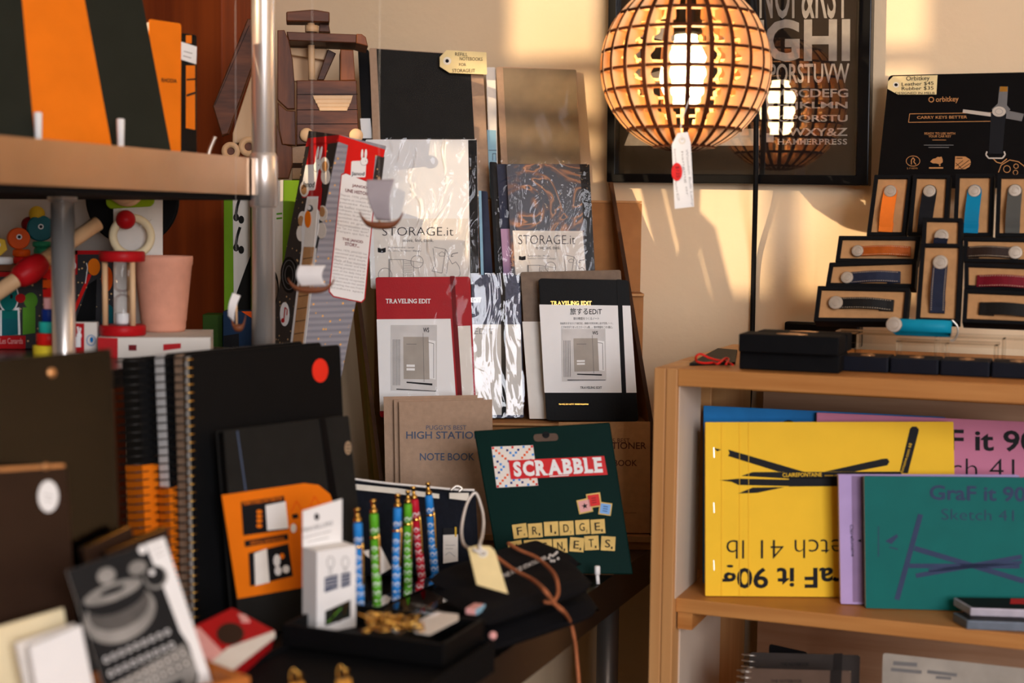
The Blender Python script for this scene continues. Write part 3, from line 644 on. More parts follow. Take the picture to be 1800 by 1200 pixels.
# ------------------------------------------------------------------ dark boxes on the bookcase front
def flatbox(label, px0, px1, py, z0, h, dep, mat='dark_navy_box', name='gift_box', lid=True, yawdir=None):
    z0 += .0004; p = onz(px0, py, z0); p2 = onz(px1, py, z0); u = ER; 
    if yawdir is not None: u = Vector((math.cos(R_(yawdir)), math.sin(R_(yawdir)), 0))
    v = Vector((-u.y, u.x, 0)); k = ray(px1, py); # width so the right end falls on px1
    den = u.x*k.y-u.y*k.x; d0 = Vector((CAM.x-p.x, CAM.y-p.y)); L = (d0.x*k.y-d0.y*k.x)/den
    t = thing(name, label, 'box', p+u*L/2+v*dep/2, 'small dark gift boxes on the bookcase top')
    MB(mat).box(p, u*L, v*dep, Z*(h-.0002)).build('box_body', t, bevel=.0015)
    pl = FREE(p+Z*h, u, v); b = MB('copper_print'); cx, cy = L*.5, dep*.45
    b.slab(pl, [(cx+L*.16*math.cos(i*math.pi/12), cy+dep*.16*math.sin(i*math.pi/12)) for i in range(24)], -.0002, .0002); b.slab(pl, [(cx+x, cy+dep*.28+y) for x, y in ((-L*.06, 0), (L*.06, 0), (L*.06, dep*.06), (-L*.06, dep*.06))], -.0002, .0002)
    b.build('lid_print', t); return p, u, v, L
flatbox('lower long black box at the left end of the row on the bookcase', 1299, 1475, 648, BZ, .0205, .062, 'black_matte')
fz = BZ+.0211
flatbox('long black box lying on top of the lower black box', 1298, 1474, 618, fz, .021, .05, 'black_matte')
pq = onz(1488, 651, BZ); fb = []
for i, lb in enumerate(('first small navy box in the row, beside the stacked black boxes', 'second small navy box in the row along the bookcase front edge', 'third small navy box in the row, below the turquoise organiser ring', 'rightmost small navy box in the row at the photo edge')):
    x0 = (1478, 1564, 1652, 1742)[i]; x1 = (1561, 1649, 1739, 1830)[i]; y0 = (651.5, 655.5, 659.5, 663.5)[i]
    flatbox(lb, x0, x1, y0, BZ, .0175, .055)
flatbox('second long black box lying behind the top one of the stack', 1330, 1489, 612, fz, .021, .035, 'black_matte')
# slanting slim box behind the pile
p = onz(1335, 612, BZ); p0 = P(1336, 588, depth_of(onz(1400, 622, BZ))+.06)
fzz = fz+.0212
u = (Vector((math.cos(R_(-26)), math.sin(R_(-26)), -.0))).normalized(); v = Vector((-u.y, u.x, 0)); o = onz(1338, 612, BZ)
pb = onz(1376, 606.5, BZ+.0004)
t = tag(MB('black_gloss').box(pb+v*.004, u*.105, v*.035, Z*.033).build('gift_box', loc=pb+u*.05+v*.02, bevel=.003), 'taller black box standing turned behind the stacked long black boxes', 'box', 'small dark gift boxes on the bookcase top')
# dark card and red cord at the left corner
cpts = [onz(x, y, BZ) for x, y in ((1212, 643), (1262, 616), (1296, 619), (1292, 641))]; cpts = [p+Z*.0004 for p in cpts]
b = MB('off_black').hexa(cpts, [p+Z*.003 for p in cpts]); tag(b.build('card', loc=cpts[0]), 'flat dark card lying at the left corner of the bookcase top', 'card')
zc = BZ+.0045
tag(MB('bright_red').tube([onz(x, y, zc+dz) for x, y, dz in ((1288, 641, 0), (1275, 634, .0), (1262, 633, .003), (1245, 628, .008), (1232, 622, .012), (1224, 626, .010), (1225, 635, .003), (1240, 638, .0), (1254, 637, .0), (1262, 639, 0), (1274, 630, .004), (1281, 631, .003), (1276, 640, 0))], .0013, 6).build('cord', loc=onz(1250, 637, zc)), 'looped thin red cord lying on the bookcase corner', 'cord')
# ------------------------------------------------------------------ sketch pads on the shelf
def pad(label, q, d, thick, mat, yaw=-10, lean=4, parts=None, name='sketch_pad', deco=None, r=.0015, edge='paper', base=None, group=None):
    c = quadpx(q, .5, .0); pl = PLd(c[0], c[1], d, yaw, lean) if base is None else PL(onz(c[0], c[1], base), yaw, lean)
    q = bottomed(pl, q, thick, base); CLAMP[0] = CLAMP_V[0]; pts = pl.q(q); t = thing(name, label, 'sketch pad', pl.w(pl.uv(*c), -thick/2), group)
    b = MB(mat).slab(pl, pts, -.0006, 0, r)
    if deco: deco(b, pl)
    b.build('cover', t)
    MB(edge).slab(pl, inset(pts, .0006) if area2(pts) > 0 else inset(pts[::-1], .0006), -thick+.0006, -.0006, r).build('pages', t)
    MB(mat).slab(pl, pts, -thick, -thick+.0006, r).build('back_cover', t); CLAMP[0] = None
    return t
S9 = SHZ
def z4(x, y): return (1130+x/2.687, 560+y/2.687)
def ydeco(b, pl):
    b.use('ink')
    for pg in ([(404, 618), (410, 635), (403, 648), (640, 722), (780, 728)], [(465, 742), (520, 724), (1220, 722), (1225, 760), (690, 755)], [(362, 762), (400, 760), (452, 755), (690, 760), (690, 790), (452, 785), (420, 770)], [(450, 825), (520, 797), (670, 795), (540, 822)], [(690, 750), (920, 745), (1000, 790), (690, 792)], [(860, 722), (1130, 662), (1155, 660), (1165, 675), (1155, 692), (1000, 722)], [(1212, 728), (1262, 520), (1272, 509), (1292, 509), (1304, 522), (1302, 535), (1252, 730)], [(335, 610), (370, 618), (352, 626)]):
        b.pic(pl, [z4(*p) for p in pg], .0005)
    b.use('pad_yellow'); b.text(pl, 'CLAIREFONTAINE', z4(660, 747), z4(845, 745), z4(660, 728), .0008, .01); b.text(pl, 'www.clairefontaine', z4(858, 744), z4(1010, 742), z4(858, 735), .0008)
    b.text(pl, 'fontaine.com 68', z4(1228, 728), z4(1272, 590), z4(1214, 724), .0008)
    b.use('silver'); [b.line(pl, z4(335, y), z4(337, y+48), 1.3, .0007) for y in (608, 868, 1140)]
    b.use('pad_yellow'); [b.line(pl, z4(x, 492), z4(x, 1312), .8, .0008) for x in (372, 457, 500)]
    b.use('ink'); b.text(pl, 'GraF it 90g', (1527, 986), (1270, 987), (1527, 1033), .0005, .02); b.text(pl, 'Sketch 41 lb', (1530, 947), (1277, 949), (1530, 980), .0005, -.012)
def pdeco(b, pl):
    b.use('ink').htext(pl, 'GraF it 90g', 1572, 1852, 800, 752, bold=.02, dy=6); b.htext(pl, 'Sketch 41 lb', 1572, 1850, 838, 803, bold=-.012, dy=5)
def bdeco(b, pl): b.use('ink').disc(pl, 1386, 752, 14, 14)
def tdeco(b, pl):
    b.use('ink_violet').htext(pl, 'GraF it 90g', 1634, 1822, 886, 852, bold=.02, dy=4); b.htext(pl, 'Sketch 41 lb', 1655, 1822, 913, 894, bold=-.012, dy=3)
    z5 = lambda x, y: (1130+x/2.687, 820+y/2.687)
    for pg in ([(1310, 218), (1322, 225), (1210, 622), (1195, 635), (1180, 628)], [(1280, 375), (1500, 432), (1760, 410), (1760, 435), (1640, 470), (1800, 530), (1795, 555), (1480, 465), (1290, 525), (1285, 510), (1400, 480), (1255, 478), (1255, 462), (1400, 458), (1400, 430), (1280, 392)]): 
        pass
    for a, c, wd in (((1200, 628), (1312, 225), 9), ((1283, 385), (1800, 540), 9), ((1258, 468), (1780, 470), 8), ((1290, 515), (1790, 425), 8), ((1350, 490), (1790, 450), 6)): b.line(pl, z5(*a), z5(*c), wd)
    b.pic(pl, [z5(1145, 352), z5(1200, 318), z5(1206, 330), z5(1175, 365)]); b.line(pl, z5(1165, 380), z5(1205, 390), 2); b.line(pl, z5(1113, 280), z5(1113, 425), 1.4)
def ldeco(b, pl):
    b.use('lilac_cover').pic(pl, [(1497, 836), (1523, 837), (1524, 1058), (1499, 1058)], .0003)
    b.use('ink').text(pl, 'Clairefontaine', (1494, 922), (1497, 978), (1499.5, 922), .0006, .01); b.pic(pl, [(1507, 950), (1514, 947), (1514, 953)], .0006)
pad('blue sketch pad at the back, mostly hidden behind the yellow one', [(1237, 713), (1662, 733), (1662, 1031), (1236, 1031)], 1.79, .006, 'blue', -2, 4, deco=bdeco, base=SHZ)
pad('pink sketch pad with black lettering behind the yellow pad on the right', [(1436, 725), (1840, 743), (1840, 1044), (1436, 1040)], 1.77, .007, 'pink', -4, 5, deco=pdeco, base=SHZ)
pad('big yellow sketch pad standing upside down on the bookcase shelf', [(1240, 742), (1676, 741), (1682, 1052), (1240, 1049)], 1.75, .006, 'pad_yellow', 1, 6, deco=ydeco, base=SHZ)
pad('lilac sketch pad standing between the yellow and the teal pad', [(1474, 834), (1792, 835), (1792, 1072), (1478, 1062)], 1.70, .010, 'lilac', -3, 5, deco=ldeco, base=SHZ)
pad('teal sketch pad standing frontmost on the bookcase shelf', [(1519, 837), (1840, 840), (1840, 1082), (1522, 1067)], 1.66, .009, 'teal', -3, 5, deco=tdeco, base=SHZ, edge='cream')
# small cases lying on the shelf edge
def case(label, pts, z, h, top, side):
    q = [onz(x, y, z+h) for x, y in pts]; t = thing('flat_case', label, 'case', sum(q, Vector())/4-Z*h, 'flat cases lying at the end of the pad shelf')
    MB(side).hexa([p-Z*h for p in q], q).build('case_body', t, bevel=.001)
    i = [p+(sum(q, Vector())/4-p)*.06 for p in q]; MB(top).hexa(i, [p+Z*.0006 for p in i]).build('lid', t); return t, q
M('case_grey', '#6f7884', .3, .2, .15, 60); M('case_pale', '#b9b2bd', .3, .2, .12, 60)
case('blue-grey flat case, lower of two at the right end of the shelf', [(1675, 1076), (1700, 1090), (1850, 1096), (1850, 1070)], SHZ+.0004, .010, 'off_black', 'case_grey')
t, q = case('pale flat case with dark lid, upper of two at the right end of the shelf', [(1676, 1050), (1706, 1068), (1850, 1073), (1850, 1052)], SHZ+.0112, .009, 'off_black', 'case_pale')
cc = [q[3]+(q[0]-q[3])*f+(q[2]-q[3])*g for f, g in ((.2, .08), (.2, .5), (.42, .5), (.42, .08))]; MB('bright_red').hexa(cc, [p+Z*.0009 for p in cc]).build('cover_print', t)
# lower compartment
def lownb(label, q, z, thick, mat, spiral=True, deco=None, yaw=-16, lean=12, name='spiral_notebook'):
    c = quadpx(q, .5, .0); pl = PL(onz(c[0], c[1], z), yaw, lean); q = bottomed(pl, q, thick, z); pts = pl.q(q)
    t = thing(name, label, 'notebook', pl.w(pl.uv(*c), -thick/2), 'notebooks in the lower compartment')
    b = MB(mat).slab(pl, pts, -.001, 0, .004)
    if deco: deco(b, pl)
    b.build('cover', t); MB('cream').slab(pl, inset(pts if area2(pts) > 0 else pts[::-1], .001), -thick, -.001).build('pages', t)
    if spiral:
        b = MB('silver'); n = 34
        for k in range(n):
            c0 = quadpx(q, 0, (k+.5)/n); p = pl.w(pl.uv(*c0), -thick/2); b.torus(p, pl.v, thick*.62+.002, .0007, 14, 5)
        b.build('spiral_wire', t)
    return t
M('nb_brown', '#5d4a3e', .6, 0, .08, 50); M('nb_dark', '#37302c', .6, 0, .08, 50); M('nb_pale', '#9d958a', .7, 0, .22, 18); M('nb_strap', '#211b18', .6)
def d1(b, pl): b.use('ink').htext(pl, 'THE NOTEBOOK', 1372, 1422, 1170, 1164); b.use('nb_strap').pic(pl, [(1466, 1148), (1481, 1148), (1470, 1440), (1450, 1440)], .0006)
def d2(b, pl): b.use('ink').htext(pl, 'THE NOTEBOOK', 1355, 1410, 1199, 1194); b.use('nb_strap').pic(pl, [(1460, 1178), (1480, 1178), (1466, 1440), (1444, 1440)], .0006)
def d3(b, pl):
    b.use('ink_grey'); [b.line(pl, a, c, w_) for a, c, w_ in (((1570, 1165), (1612, 1168), 7), ((1566, 1176), (1620, 1181), 6), ((1630, 1180), (1682, 1186), 6), ((1645, 1190), (1672, 1192), 5))]
LZ = .577
lownb('dark brown spiral notebook at the back of the lower compartment', [(1318, 1146), (1512, 1151), (1500, 1520), (1300, 1512)], LZ, .012, 'nb_dark', deco=d1)
lownb('grey-brown spiral notebook in front in the lower compartment', [(1310, 1174), (1496, 1179), (1484, 1560), (1292, 1550)], LZ, .012, 'nb_brown', deco=d2)
lownb('pale stained notebook standing right in the lower compartment', [(1552, 1147), (1850, 1180), (1850, 1600), (1540, 1580)], LZ, .012, 'nb_pale', False, d3, name='notebook')
lownb('dark notebook tilted behind the spiral ones in the lower compartment', [(1352, 1131), (1420, 1146), (1410, 1470), (1342, 1450)], LZ, .006, 'black_matte', False, name='notebook')
# ------------------------------------------------------------------ cardboard stepped display on the table
def book(label, q, pl, thick, mat, zs=None, cat='notebook', name='notebook', deco=None, r=.003, pages='paper', spine='l', group=None, cover=.0012, film=None, over=None, back=True):
    """a notebook whose front cover fills the pixel quad q on plane pl; pages and back cover behind it"""
    if zs is None: zs = min((z for z in ZS if z > pl.w(pl.uv(*quadpx(q, .5, 0))).z-.05), key=lambda z: abs(z-pl.w(pl.uv(*quadpx(q, .5, 0))).z))
    q = bottomed(pl, q, thick, zs); CLAMP[0] = CLAMP_V[0]
    pts = pl.q(q)
    if area2(pts) < 0: pts = pts[::-1]
    c = quadpx(q, .5, 0); t = thing(name, label, cat, pl.w(pl.uv(*c), -thick/2), group)
    b = MB(mat).slab(pl, pts, -cover, 0, r, .0003)
    if deco: deco(b, pl)
    b.build('cover', t)
    MB(pages).slab(pl, inset(pts, .0012), -thick+cover, -cover, 0).build('pages', t)
    if back: MB(mat).slab(pl, pts, -thick, -thick+cover, r, .0003).build('back_cover', t)
    if spine:
        u = pl.uv; a, c_ = (q[0], q[3]) if spine == 'l' else (q[1], q[2]); a, c_ = u(*a), u(*c_); s = .0012 if spine == 'l' else -.0012
        MB(mat).slab(pl, [(a[0], a[1]-.002), (a[0]+s, a[1]-.002), (c_[0]+s, c_[1]+.002), (c_[0], c_[1]+.002)], -thick+cover*.5, -cover*.5).build('spine', t)
    if over: over(t, pl)
    if film: film(t, pl)
    CLAMP[0] = None
    return t
def sleeve(t, pl, q, off, thick, mat):
    n = 22; b = MB(mat); vs = []; pts = [pl.uv(*quadpx(q, i/n, j/n)) for j in range(n+1) for i in range(n+1)]
    rnd = random.Random(int(q[0][0]))
    ph = [rnd.uniform(0, 6.3) for _ in range(4)]
    for j in range(n+1):
        for i in range(n+1):
            a, c = i/n, j/n; e = min(1, 6*min(a, 1-a, c, 1-c))
            vs.append(pl.w(pts[j*(n+1)+i], off+.0012*e+.0009*e*(math.sin(9*a+4*c+ph[0])+math.sin(14*c-6*a+ph[1])+.6*math.sin(23*a+11*c+ph[2]))*.5))
    fs = [(j*(n+1)+i, j*(n+1)+i+1, (j+1)*(n+1)+i+1, (j+1)*(n+1)+i) for j in range(n) for i in range(n)]
    b.add(vs, fs, True)
    b.build('plastic_sleeve', t)
DB = onz(900, 938, TZ+.012)                                    # front foot of the display
dY = DB.y
ZS = [TZ+.004, 1.033, 1.207, 1.335]
def zlean(px, py, z, lean, yaw=0): return PL(onz(px, py, z), yaw, lean)
# anchor planes of the four tiers
T1 = zlean(780, 940, TZ+.0142, 6); T2 = PL(P(900, 738, 2.04), 0, 8); T3 = zlean(930, 512, ZS[2], 10) if False else PL(P(930, 512, 2.115), 0, 6); T4 = PL(P(900, 350, 2.162), 0, 4)
z3 = T3.o.z; z4_ = T4.o.z; ZS = [TZ+.0142, T2.o.z, z3, z4_]
yb = [T1.o.y, T2.o.y, T3.o.y, T4.o.y]
TZ_ = TZ; TZ = TZ+.0004
t = thing('display_stand', 'stepped brown cardboard display stand full of notebooks on the steel table', 'display', Vector((0, yb[0]+.05, TZ)))
xl, xr = P(678, 900, 2.0).x, P(1142, 900, 2.0).x
def step(y0, y1, z0, z1, lip, mat='card_brown'):
    b = MB(mat); b.box((xl+.003, y0-.012, z1-.0040), (xr-xl-.006, 0, 0), (0, y1-y0+.012, 0), (0, 0, .0035)); b.build('tier_shelf', t)
    b = MB('kraft'); b.box((xl+.003, y0-.013, z1-.0035), (xr-xl-.006, 0, 0), (0, .0012, 0), (0, 0, lip)); b.build('tier_lip', t)
    MB(mat).box((xl+.003, y1, z1-.0002), (xr-xl-.006, 0, 0), (0, .002, 0), (0, 0, z0-z1-.004)).build('riser', t)
step(yb[0]-.001, yb[1]-.0155, ZS[1], ZS[0], .008); step(yb[1]-.016, yb[2]-.0155, z3, ZS[1], .003); step(yb[2]-.012, yb[3]-.0155, z4_, z3, .003); step(yb[3]-.002, yb[3]+.03, z4_+.03, z4_, .003)
MB('card_brown').box((xl+.003, yb[0]-.012, TZ), (xr-xl-.006, 0, 0), (0, .012, 0), (0, 0, .0098)).build('base_rail', t)
# side panels: slanting front edges
def side(name, x, dx, pf, zt):
    o = [Vector((x, pf[0][0], pf[0][1])), Vector((x, yb[3]+.06, pf[0][1])), Vector((x, yb[3]+.06, pf[1][1])), Vector((x, pf[1][0], pf[1][1]))]
    MB('card_brown').hexa(o, [p+Vector((dx, 0, 0)) for p in o]).build('side_panel', t)
    b = MB('dark_card'); a, c = o[0], o[3]; g = Vector((dx*1.4, 0, 0)); b.hexa([a-Vector((dx*.2, .0015, 0)), a+g-Vector((0, .0015, 0)), a+g, a-Vector((dx*.2, 0, 0))], [c-Vector((dx*.2, .0015, 0)), c+g-Vector((0, .0015, 0)), c+g, c-Vector((dx*.2, 0, 0))]); b.build('panel_edge', t)
pA, pB = P(1143, 745, 2.02), P(1072, 320, 2.13)
# right panel leans inwards towards the top as in the photo
o = [Vector((xr, yb[0]-.012, TZ)), Vector((xr, yb[3]+.034, TZ)), Vector((pB.x, yb[3]+.034, pB.z)), Vector((pB.x, pB.y, pB.z)), Vector((pA.x, pA.y, pA.z))]
b = MB('card_brown'); vs = o+[p+Vector((.0035, 0, 0)) for p in o]; b.add(vs, [(4, 3, 2, 1, 0), (5, 6, 7, 8, 9)]+[(i, (i+1) % 5, (i+1) % 5+5, i+5) for i in range(5)]); b.build('side_panel', t)
b = MB('dark_card'); e3 = [o[0], o[4], o[3]]; 
for a, c in ((o[0], o[4]), (o[4], o[3])): b.hexa([a-Vector((.001, .002, 0)), a+Vector((.0045, -.002, 0)), a+Vector((.0045, .0005, 0)), a+Vector((-.001, .0005, 0))], [c-Vector((.001, .002, 0)), c+Vector((.0045, -.002, 0)), c+Vector((.0045, .0005, 0)), c+Vector((-.001, .0005, 0))])
b.build('panel_edge', t)
qA, qB, qC = P(673, 842, 1.985), P(632, 520, 2.10), P(655, 560, 2.08)
o = [Vector((qA.x, qA.y, TZ)), Vector((qA.x-.03, qA.y+.2, TZ)), Vector((qB.x-.02, yb[3]+.034, qB.z)), qB, qA]
b = MB('card_brown'); vs = o+[p-Vector((.0035, 0, 0)) for p in o]; b.add(vs, [(0, 1, 2, 3, 4), (9, 8, 7, 6, 5)]+[((i+1) % 5, i, i+5, (i+1) % 5+5) for i in range(5)]); b.build('side_panel', t)
b = MB('dark_card')
for a, c in ((o[0], o[4]), (o[4], o[3])): b.hexa([a-Vector((.0045, .002, 0)), a+Vector((.001, -.002, 0)), a+Vector((.001, .0005, 0)), a+Vector((-.0045, .0005, 0))], [c-Vector((.0045, .002, 0)), c+Vector((.001, -.002, 0)), c+Vector((.001, .0005, 0)), c+Vector((-.0045, .0005, 0))])
b.build('panel_edge', t)
BPb = [Vector((P(660, 300, 2.2).x, yb[3]+.036, TZ)), Vector((xr, yb[3]+.036, TZ)), Vector((pB.x, yb[3]+.036, pB.z)), Vector((P(660, 320, 2.2).x, yb[3]+.036, pB.z))]
MB('kraft').hexa(BPb, [p+Vector((0, .003, 0)) for p in BPb]).build('back_panel', t)
TZ = TZ_
# --- tier 4 : refill notebooks
def df(q, off=.0, mat='film', thick=.01): return lambda t, pl: sleeve(t, pl, q, off+.0006, thick, mat)
qk = [(649, 84), (848, 97), (862, 352), (659, 352)]
def dr1(b, pl): b.use('off_black').pic(pl, [(662, 86), (826, 97), (840, 350), (673, 350)], .0004)
book('large dark refill notebook with kraft margins standing at the back of the display', qk, T4, .007, 'kraft_grey', deco=dr1, film=df([(624, 82), (852, 95), (864, 354), (640, 352)], 0, 'film_flat'), spine=None)
b4 = T4.shift(-.0085)
def dr1b(b, pl): b.use('white').pic(pl, [(633, 208), (651, 208), (655, 243), (636, 243)], .0004)
book('black notebook with white label, left edge showing beside the large refill notebook', [(629, 86), (648, 87), (662, 352), (642, 352)], b4, .007, 'black_gloss', deco=dr1b, spine=None)
def dr2(b, pl): b.use('off_black_sunlit').pic(pl, [(884, 119), (1012, 123), (1021, 300), (893, 300)], .0004)
M('off_black_sunlit', '#85745e', .6, 0, .1, 50, .1, 500)  # lighter copy of off_black, the sun glare put into its colour
book('medium grey-black refill notebook standing in the sun at the back of the display', [(872, 117), (1013, 122), (1024, 348), (884, 348)], T4.shift(.003), .006, 'kraft_grey', deco=dr2, film=df([(868, 114), (1014, 120), (1024, 348), (880, 348)], 0, 'film_flat'), spine=None)
def dr3(b, pl): b.use('light_blue').pic(pl, [(856, 228), (872, 229), (874, 350), (862, 350)], .0004); b.use('ink_blue').line(pl, (859, 264), (873, 264), 1.2, .0007).poly(pl, [(866, 282), (866, 270), (872, 270), (872, 282)], 1.2, .0007)
book('pale grey and light blue notebook standing left of the medium refill notebook', [(854, 118), (871, 118), (876, 348), (862, 348)], T4.shift(-.004), .006, 'paper', deco=dr3, spine=None)
tg = PL(P(815, 110, 2.148), 0, 4)
t = thing('price_tag', 'manila tag handwritten for refill notebooks, on top of the large refill notebook', 'tag', tg.p(815, 131))
b = MB('manila').slab(tg, tg.q([(785, 88), (855, 92), (856, 131), (790, 128), (773, 117), (773, 100)]), -.0007, 0); b.use('zip_white').disc(tg, 786, 107, 7, 7, .0004); b.use('ink').disc(tg, 786, 107, 3.2, 3.2, .0007)
b.use('ink_brown').htext(tg, 'REFILL', 800, 822, 98, 92, dy=1); b.htext(tg, 'NOTEBOOKS', 808, 848, 106, 100, dy=1); b.htext(tg, 'FOR', 807, 819, 116, 111); b.htext(tg, 'STORAGE.IT', 795, 835, 127, 121, dy=0)
b.build('tag_card', t)
# --- tier 3 : storage notebooks
def icon(b, pl, x, y, s):
    b.pic(pl, [(x-7*s, y-3*s), (x, y-1*s), (x+7*s, y-3*s), (x+7*s, y+5*s), (x, y+6.5*s), (x-7*s, y+5*s)], .0006)
def sketch(b, pl, x, y, s, L):
    p = lambda a, c: (x+a*s, y+c*s)
    b.poly(pl, [p(0, 34), p(0, 0), p(26, 0), p(26, 34)], .8, .0007); b.poly(pl, [p(26, 0), p(44, 3), p(44, 34)], .8, .0007); b.line(pl, p(2, 0), p(2, 34), 1.6, .0007)
    [b.line(pl, p(27, 4+i*3), p(42, 5+i*3), .6, .0007) for i in range(10)]
    b.circ(pl, *p(50, 4), 11*s, .8, .0007); b.line(pl, p(39, 2), p(61, 6), .6, .0007); b.circ(pl, *p(-6, 27), 12*s, .8, .0007)
    b.poly(pl, [p(78, -20), p(82, 10), p(76, 20), p(94, 24), p(100, -18), p(80, -22)], .8, .0007); b.poly(pl, [p(100, -18), p(106, -8), p(102, 24)], .8, .0007); b.poly(pl, [p(104, -6), p(112, 8), p(118, 4), p(124, 12), p(126, 26), p(120, 34)], .8, .0007); b.poly(pl, [p(88, -10), p(94, -14), p(100, -10), p(98, -6), p(90, -6), p(88, -10)], .7, .0007)
    b.poly(pl, [p(122, -12), p(112, -10), p(110, -6)], 1.2, .0007); b.poly(pl, [p(111, -9), p(110, -5), p(114, -6)], 1, .0007)
def storage(b, pl, x0, x1, yb_, yt, sub, ix, iy, size, s, sk):
    b.use('ink').htext(pl, 'STORAGE.it', x0, x1, yb_, yt, .0007, bold=-.012); b.htext(pl, 'move, feel, think.', sub[0], sub[1], sub[2], sub[3], .0007)
    icon(b, pl, ix, iy, s); b.use('ink_grey').htext(pl, 'Notebook Size : '+size[0], ix+9*s+2, ix+9*s+2+46*s, iy-1*s, iy-5*s, .0007); b.htext(pl, size[1], ix+9*s+2, ix+9*s+2+58*s, iy+5*s, iy+1*s, .0007)
    sketch(b, pl, *sk)
def ds1(b, pl):
    b.use('paper').pic(pl, [(655, 384), (823, 384), (826, 515), (661, 515)], .0004)
    b.use('black_gloss').pic(pl, [(823, 246), (838, 246), (842, 514), (827, 514)], .0004)
    storage(b, pl, 672, 797, 414, 399, None if 0 else (708, 762, 426, 419), 671, 438, ('Large', 'H210mm x W148mm / 80pages'), 1.0, (683, 456, 1.0, 0))
Q3 = [(642, 245), (838, 245), (842, 515), (652, 515)]
book('large white notebook in crinkled plastic, with printed paper sheet, at left of the display', Q3, T3.shift(.012), .010, 'white', deco=ds1, film=df([(640, 242), (843, 243), (843, 516), (652, 516)], 0, 'film_strong'), spine=None)
book('dark blue notebook with pale edge standing between the two plastic wrapped storage notebooks', [(841, 335), (857, 336), (868, 515), (846, 515)], T3.shift(.006), .012, 'navy', deco=lambda b, pl: b.use('light_blue').pic(pl, [(841, 335), (846, 335), (851, 515), (846, 515)], .0004), spine=None)
def ds2(b, pl):
    b.use('paper').pic(pl, [(901, 405), (1024, 406), (1033, 515), (908, 515)], .0004)
    b.use('black_gloss').pic(pl, [(1019, 289), (1036, 289), (1048, 514), (1033, 514)], .0004)
    storage(b, pl, 911, 1011, 429, 413, (942, 985, 439, 432), 918, 452, ('Medium', 'H181mm x W123mm / 80pages'), .85, (927, 466, .82, 0))
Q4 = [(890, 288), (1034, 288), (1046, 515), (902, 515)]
book('medium notebook with bronze reflections painted on its navy cover, in crinkled plastic', Q4, T3.shift(.013), .010, 'navy_bronze_sheen', deco=ds2, film=df([(864, 281), (1036, 284), (1048, 516), (880, 516)], .001, 'film_strong'), spine=None)
book('dark navy notebook with lilac lower edge, left of the medium notebook in crinkled plastic', [(873, 288), (892, 288), (902, 515), (886, 515)], T3.shift(.0025), .008, 'navy', deco=lambda b, pl: b.use('lilac_cover').pic(pl, [(880, 402), (896, 402), (902, 515), (887, 515)], .0004), spine=None)
book('black notebook edge standing left of the medium and dark navy notebooks', [(860, 284), (874, 285), (888, 515), (872, 515)], T3.shift(-.006), .007, 'black_gloss', spine=None)
# --- tier 2 : travelling notebooks
def minipic(b, pl, q, lines=True):
    S = lambda s, t_: quadpx(q, s, 1-t_)
    M_ = lambda pts, m, o: b.use(m).pic(pl, [S(*p) for p in pts], o)
    M_([(0, 0), (1, 0), (1, 1), (0, 1)], 'pic_pale', .0009); M_([(.12, .97), (.98, .99), (.98, 1.0), (.12, .985)], 'ink', .0011)
    b.use('ink'); [b.line(pl, S(.05+.035*k, .22), S(.05+.035*k, .92), .7, .0011) for k in range(5)]
    M_([(.80, .22), (.97, .24), (.97, .82), (.80, .80)], 'white', .0011); b.use('ink_grey').poly(pl, [S(.80, .26), S(.93, .28), S(.93, .80)], .9, .0012)
    M_([(.34, .86), (.9, .88), (.9, .91), (.34, .88)], 'ink', .0011); M_([(.27, .18), (.82, .18), (.84, .82), (.28, .82)], 'pic_book', .0012); b.use('ink_grey').line(pl, S(.70, .12), S(.72, .86), .7, .0014).line(pl, S(.34, .29), S(.56, .29), .8, .0014)
    M_([(.34, .60), (.52, .60), (.52, .635), (.34, .635)], 'white', .0014); M_([(.34, .655), (.52, .655), (.52, .69), (.34, .69)], 'white', .0014)
    b.use('ink').text(pl, 'WS', S(.70, .11), S(.83, .11), S(.70, .04), .0011, .02)
M('pic_pale', '#d3d0cd', .7); M('pic_book', '#aaa298', .7)
def elastic(xs, mat, wpx): return lambda t, pl: MB(mat).slab(pl, pl.q([(xs[0]-wpx/2, xs[1]), (xs[0]+wpx/2, xs[1]), (xs[2]+wpx/2, xs[3]), (xs[2]-wpx/2, xs[3])], .001), .0003, .0011).build('elastic_band', t)
def dred(b, pl): b.use('white').htext(pl, 'TRAVELING EDIT', 678, 757, 533, 525, .0006, bold=.02, slab=True)
def obelt(q, mat='white', deco=None, off=.0007):
    def f(t, pl):
        b = MB(mat).slab(pl, pl.q(q, off), .0002, off); 
        if deco: deco(b, pl.shift(off))
        b.build('paper_band', t)
    return f
def seq(*fs): return lambda t, pl: [f(t, pl) for f in fs]
book('red notebook with white paper band and elastic, wrapped in clear plastic', [(660, 487), (826, 486), (838, 736), (668, 736)], T2.shift(.006), .012, 'cover_red', deco=dred, r=.004,
     over=seq(obelt([(662, 561), (792, 560), (803, 722), (668, 722)], deco=lambda b, pl: minipic(b, pl, [(687, 571), (768, 571), (768, 688), (687, 686)])), obelt([(802, 573), (827, 572), (834, 724), (811, 724)], 'paper'), elastic((795, 485, 811, 737), 'dark_red', 8)), film=df([(655, 483), (830, 483), (841, 738), (664, 738)], .0016, 'film_red'))
def dblue(b, pl): b.use('silver').htext(pl, 'EDIT', 828, 846, 531, 523, .0006, bold=.01, slab=True)
M('blue_cover', '#4a4f63', .45, 0, .3, 260)
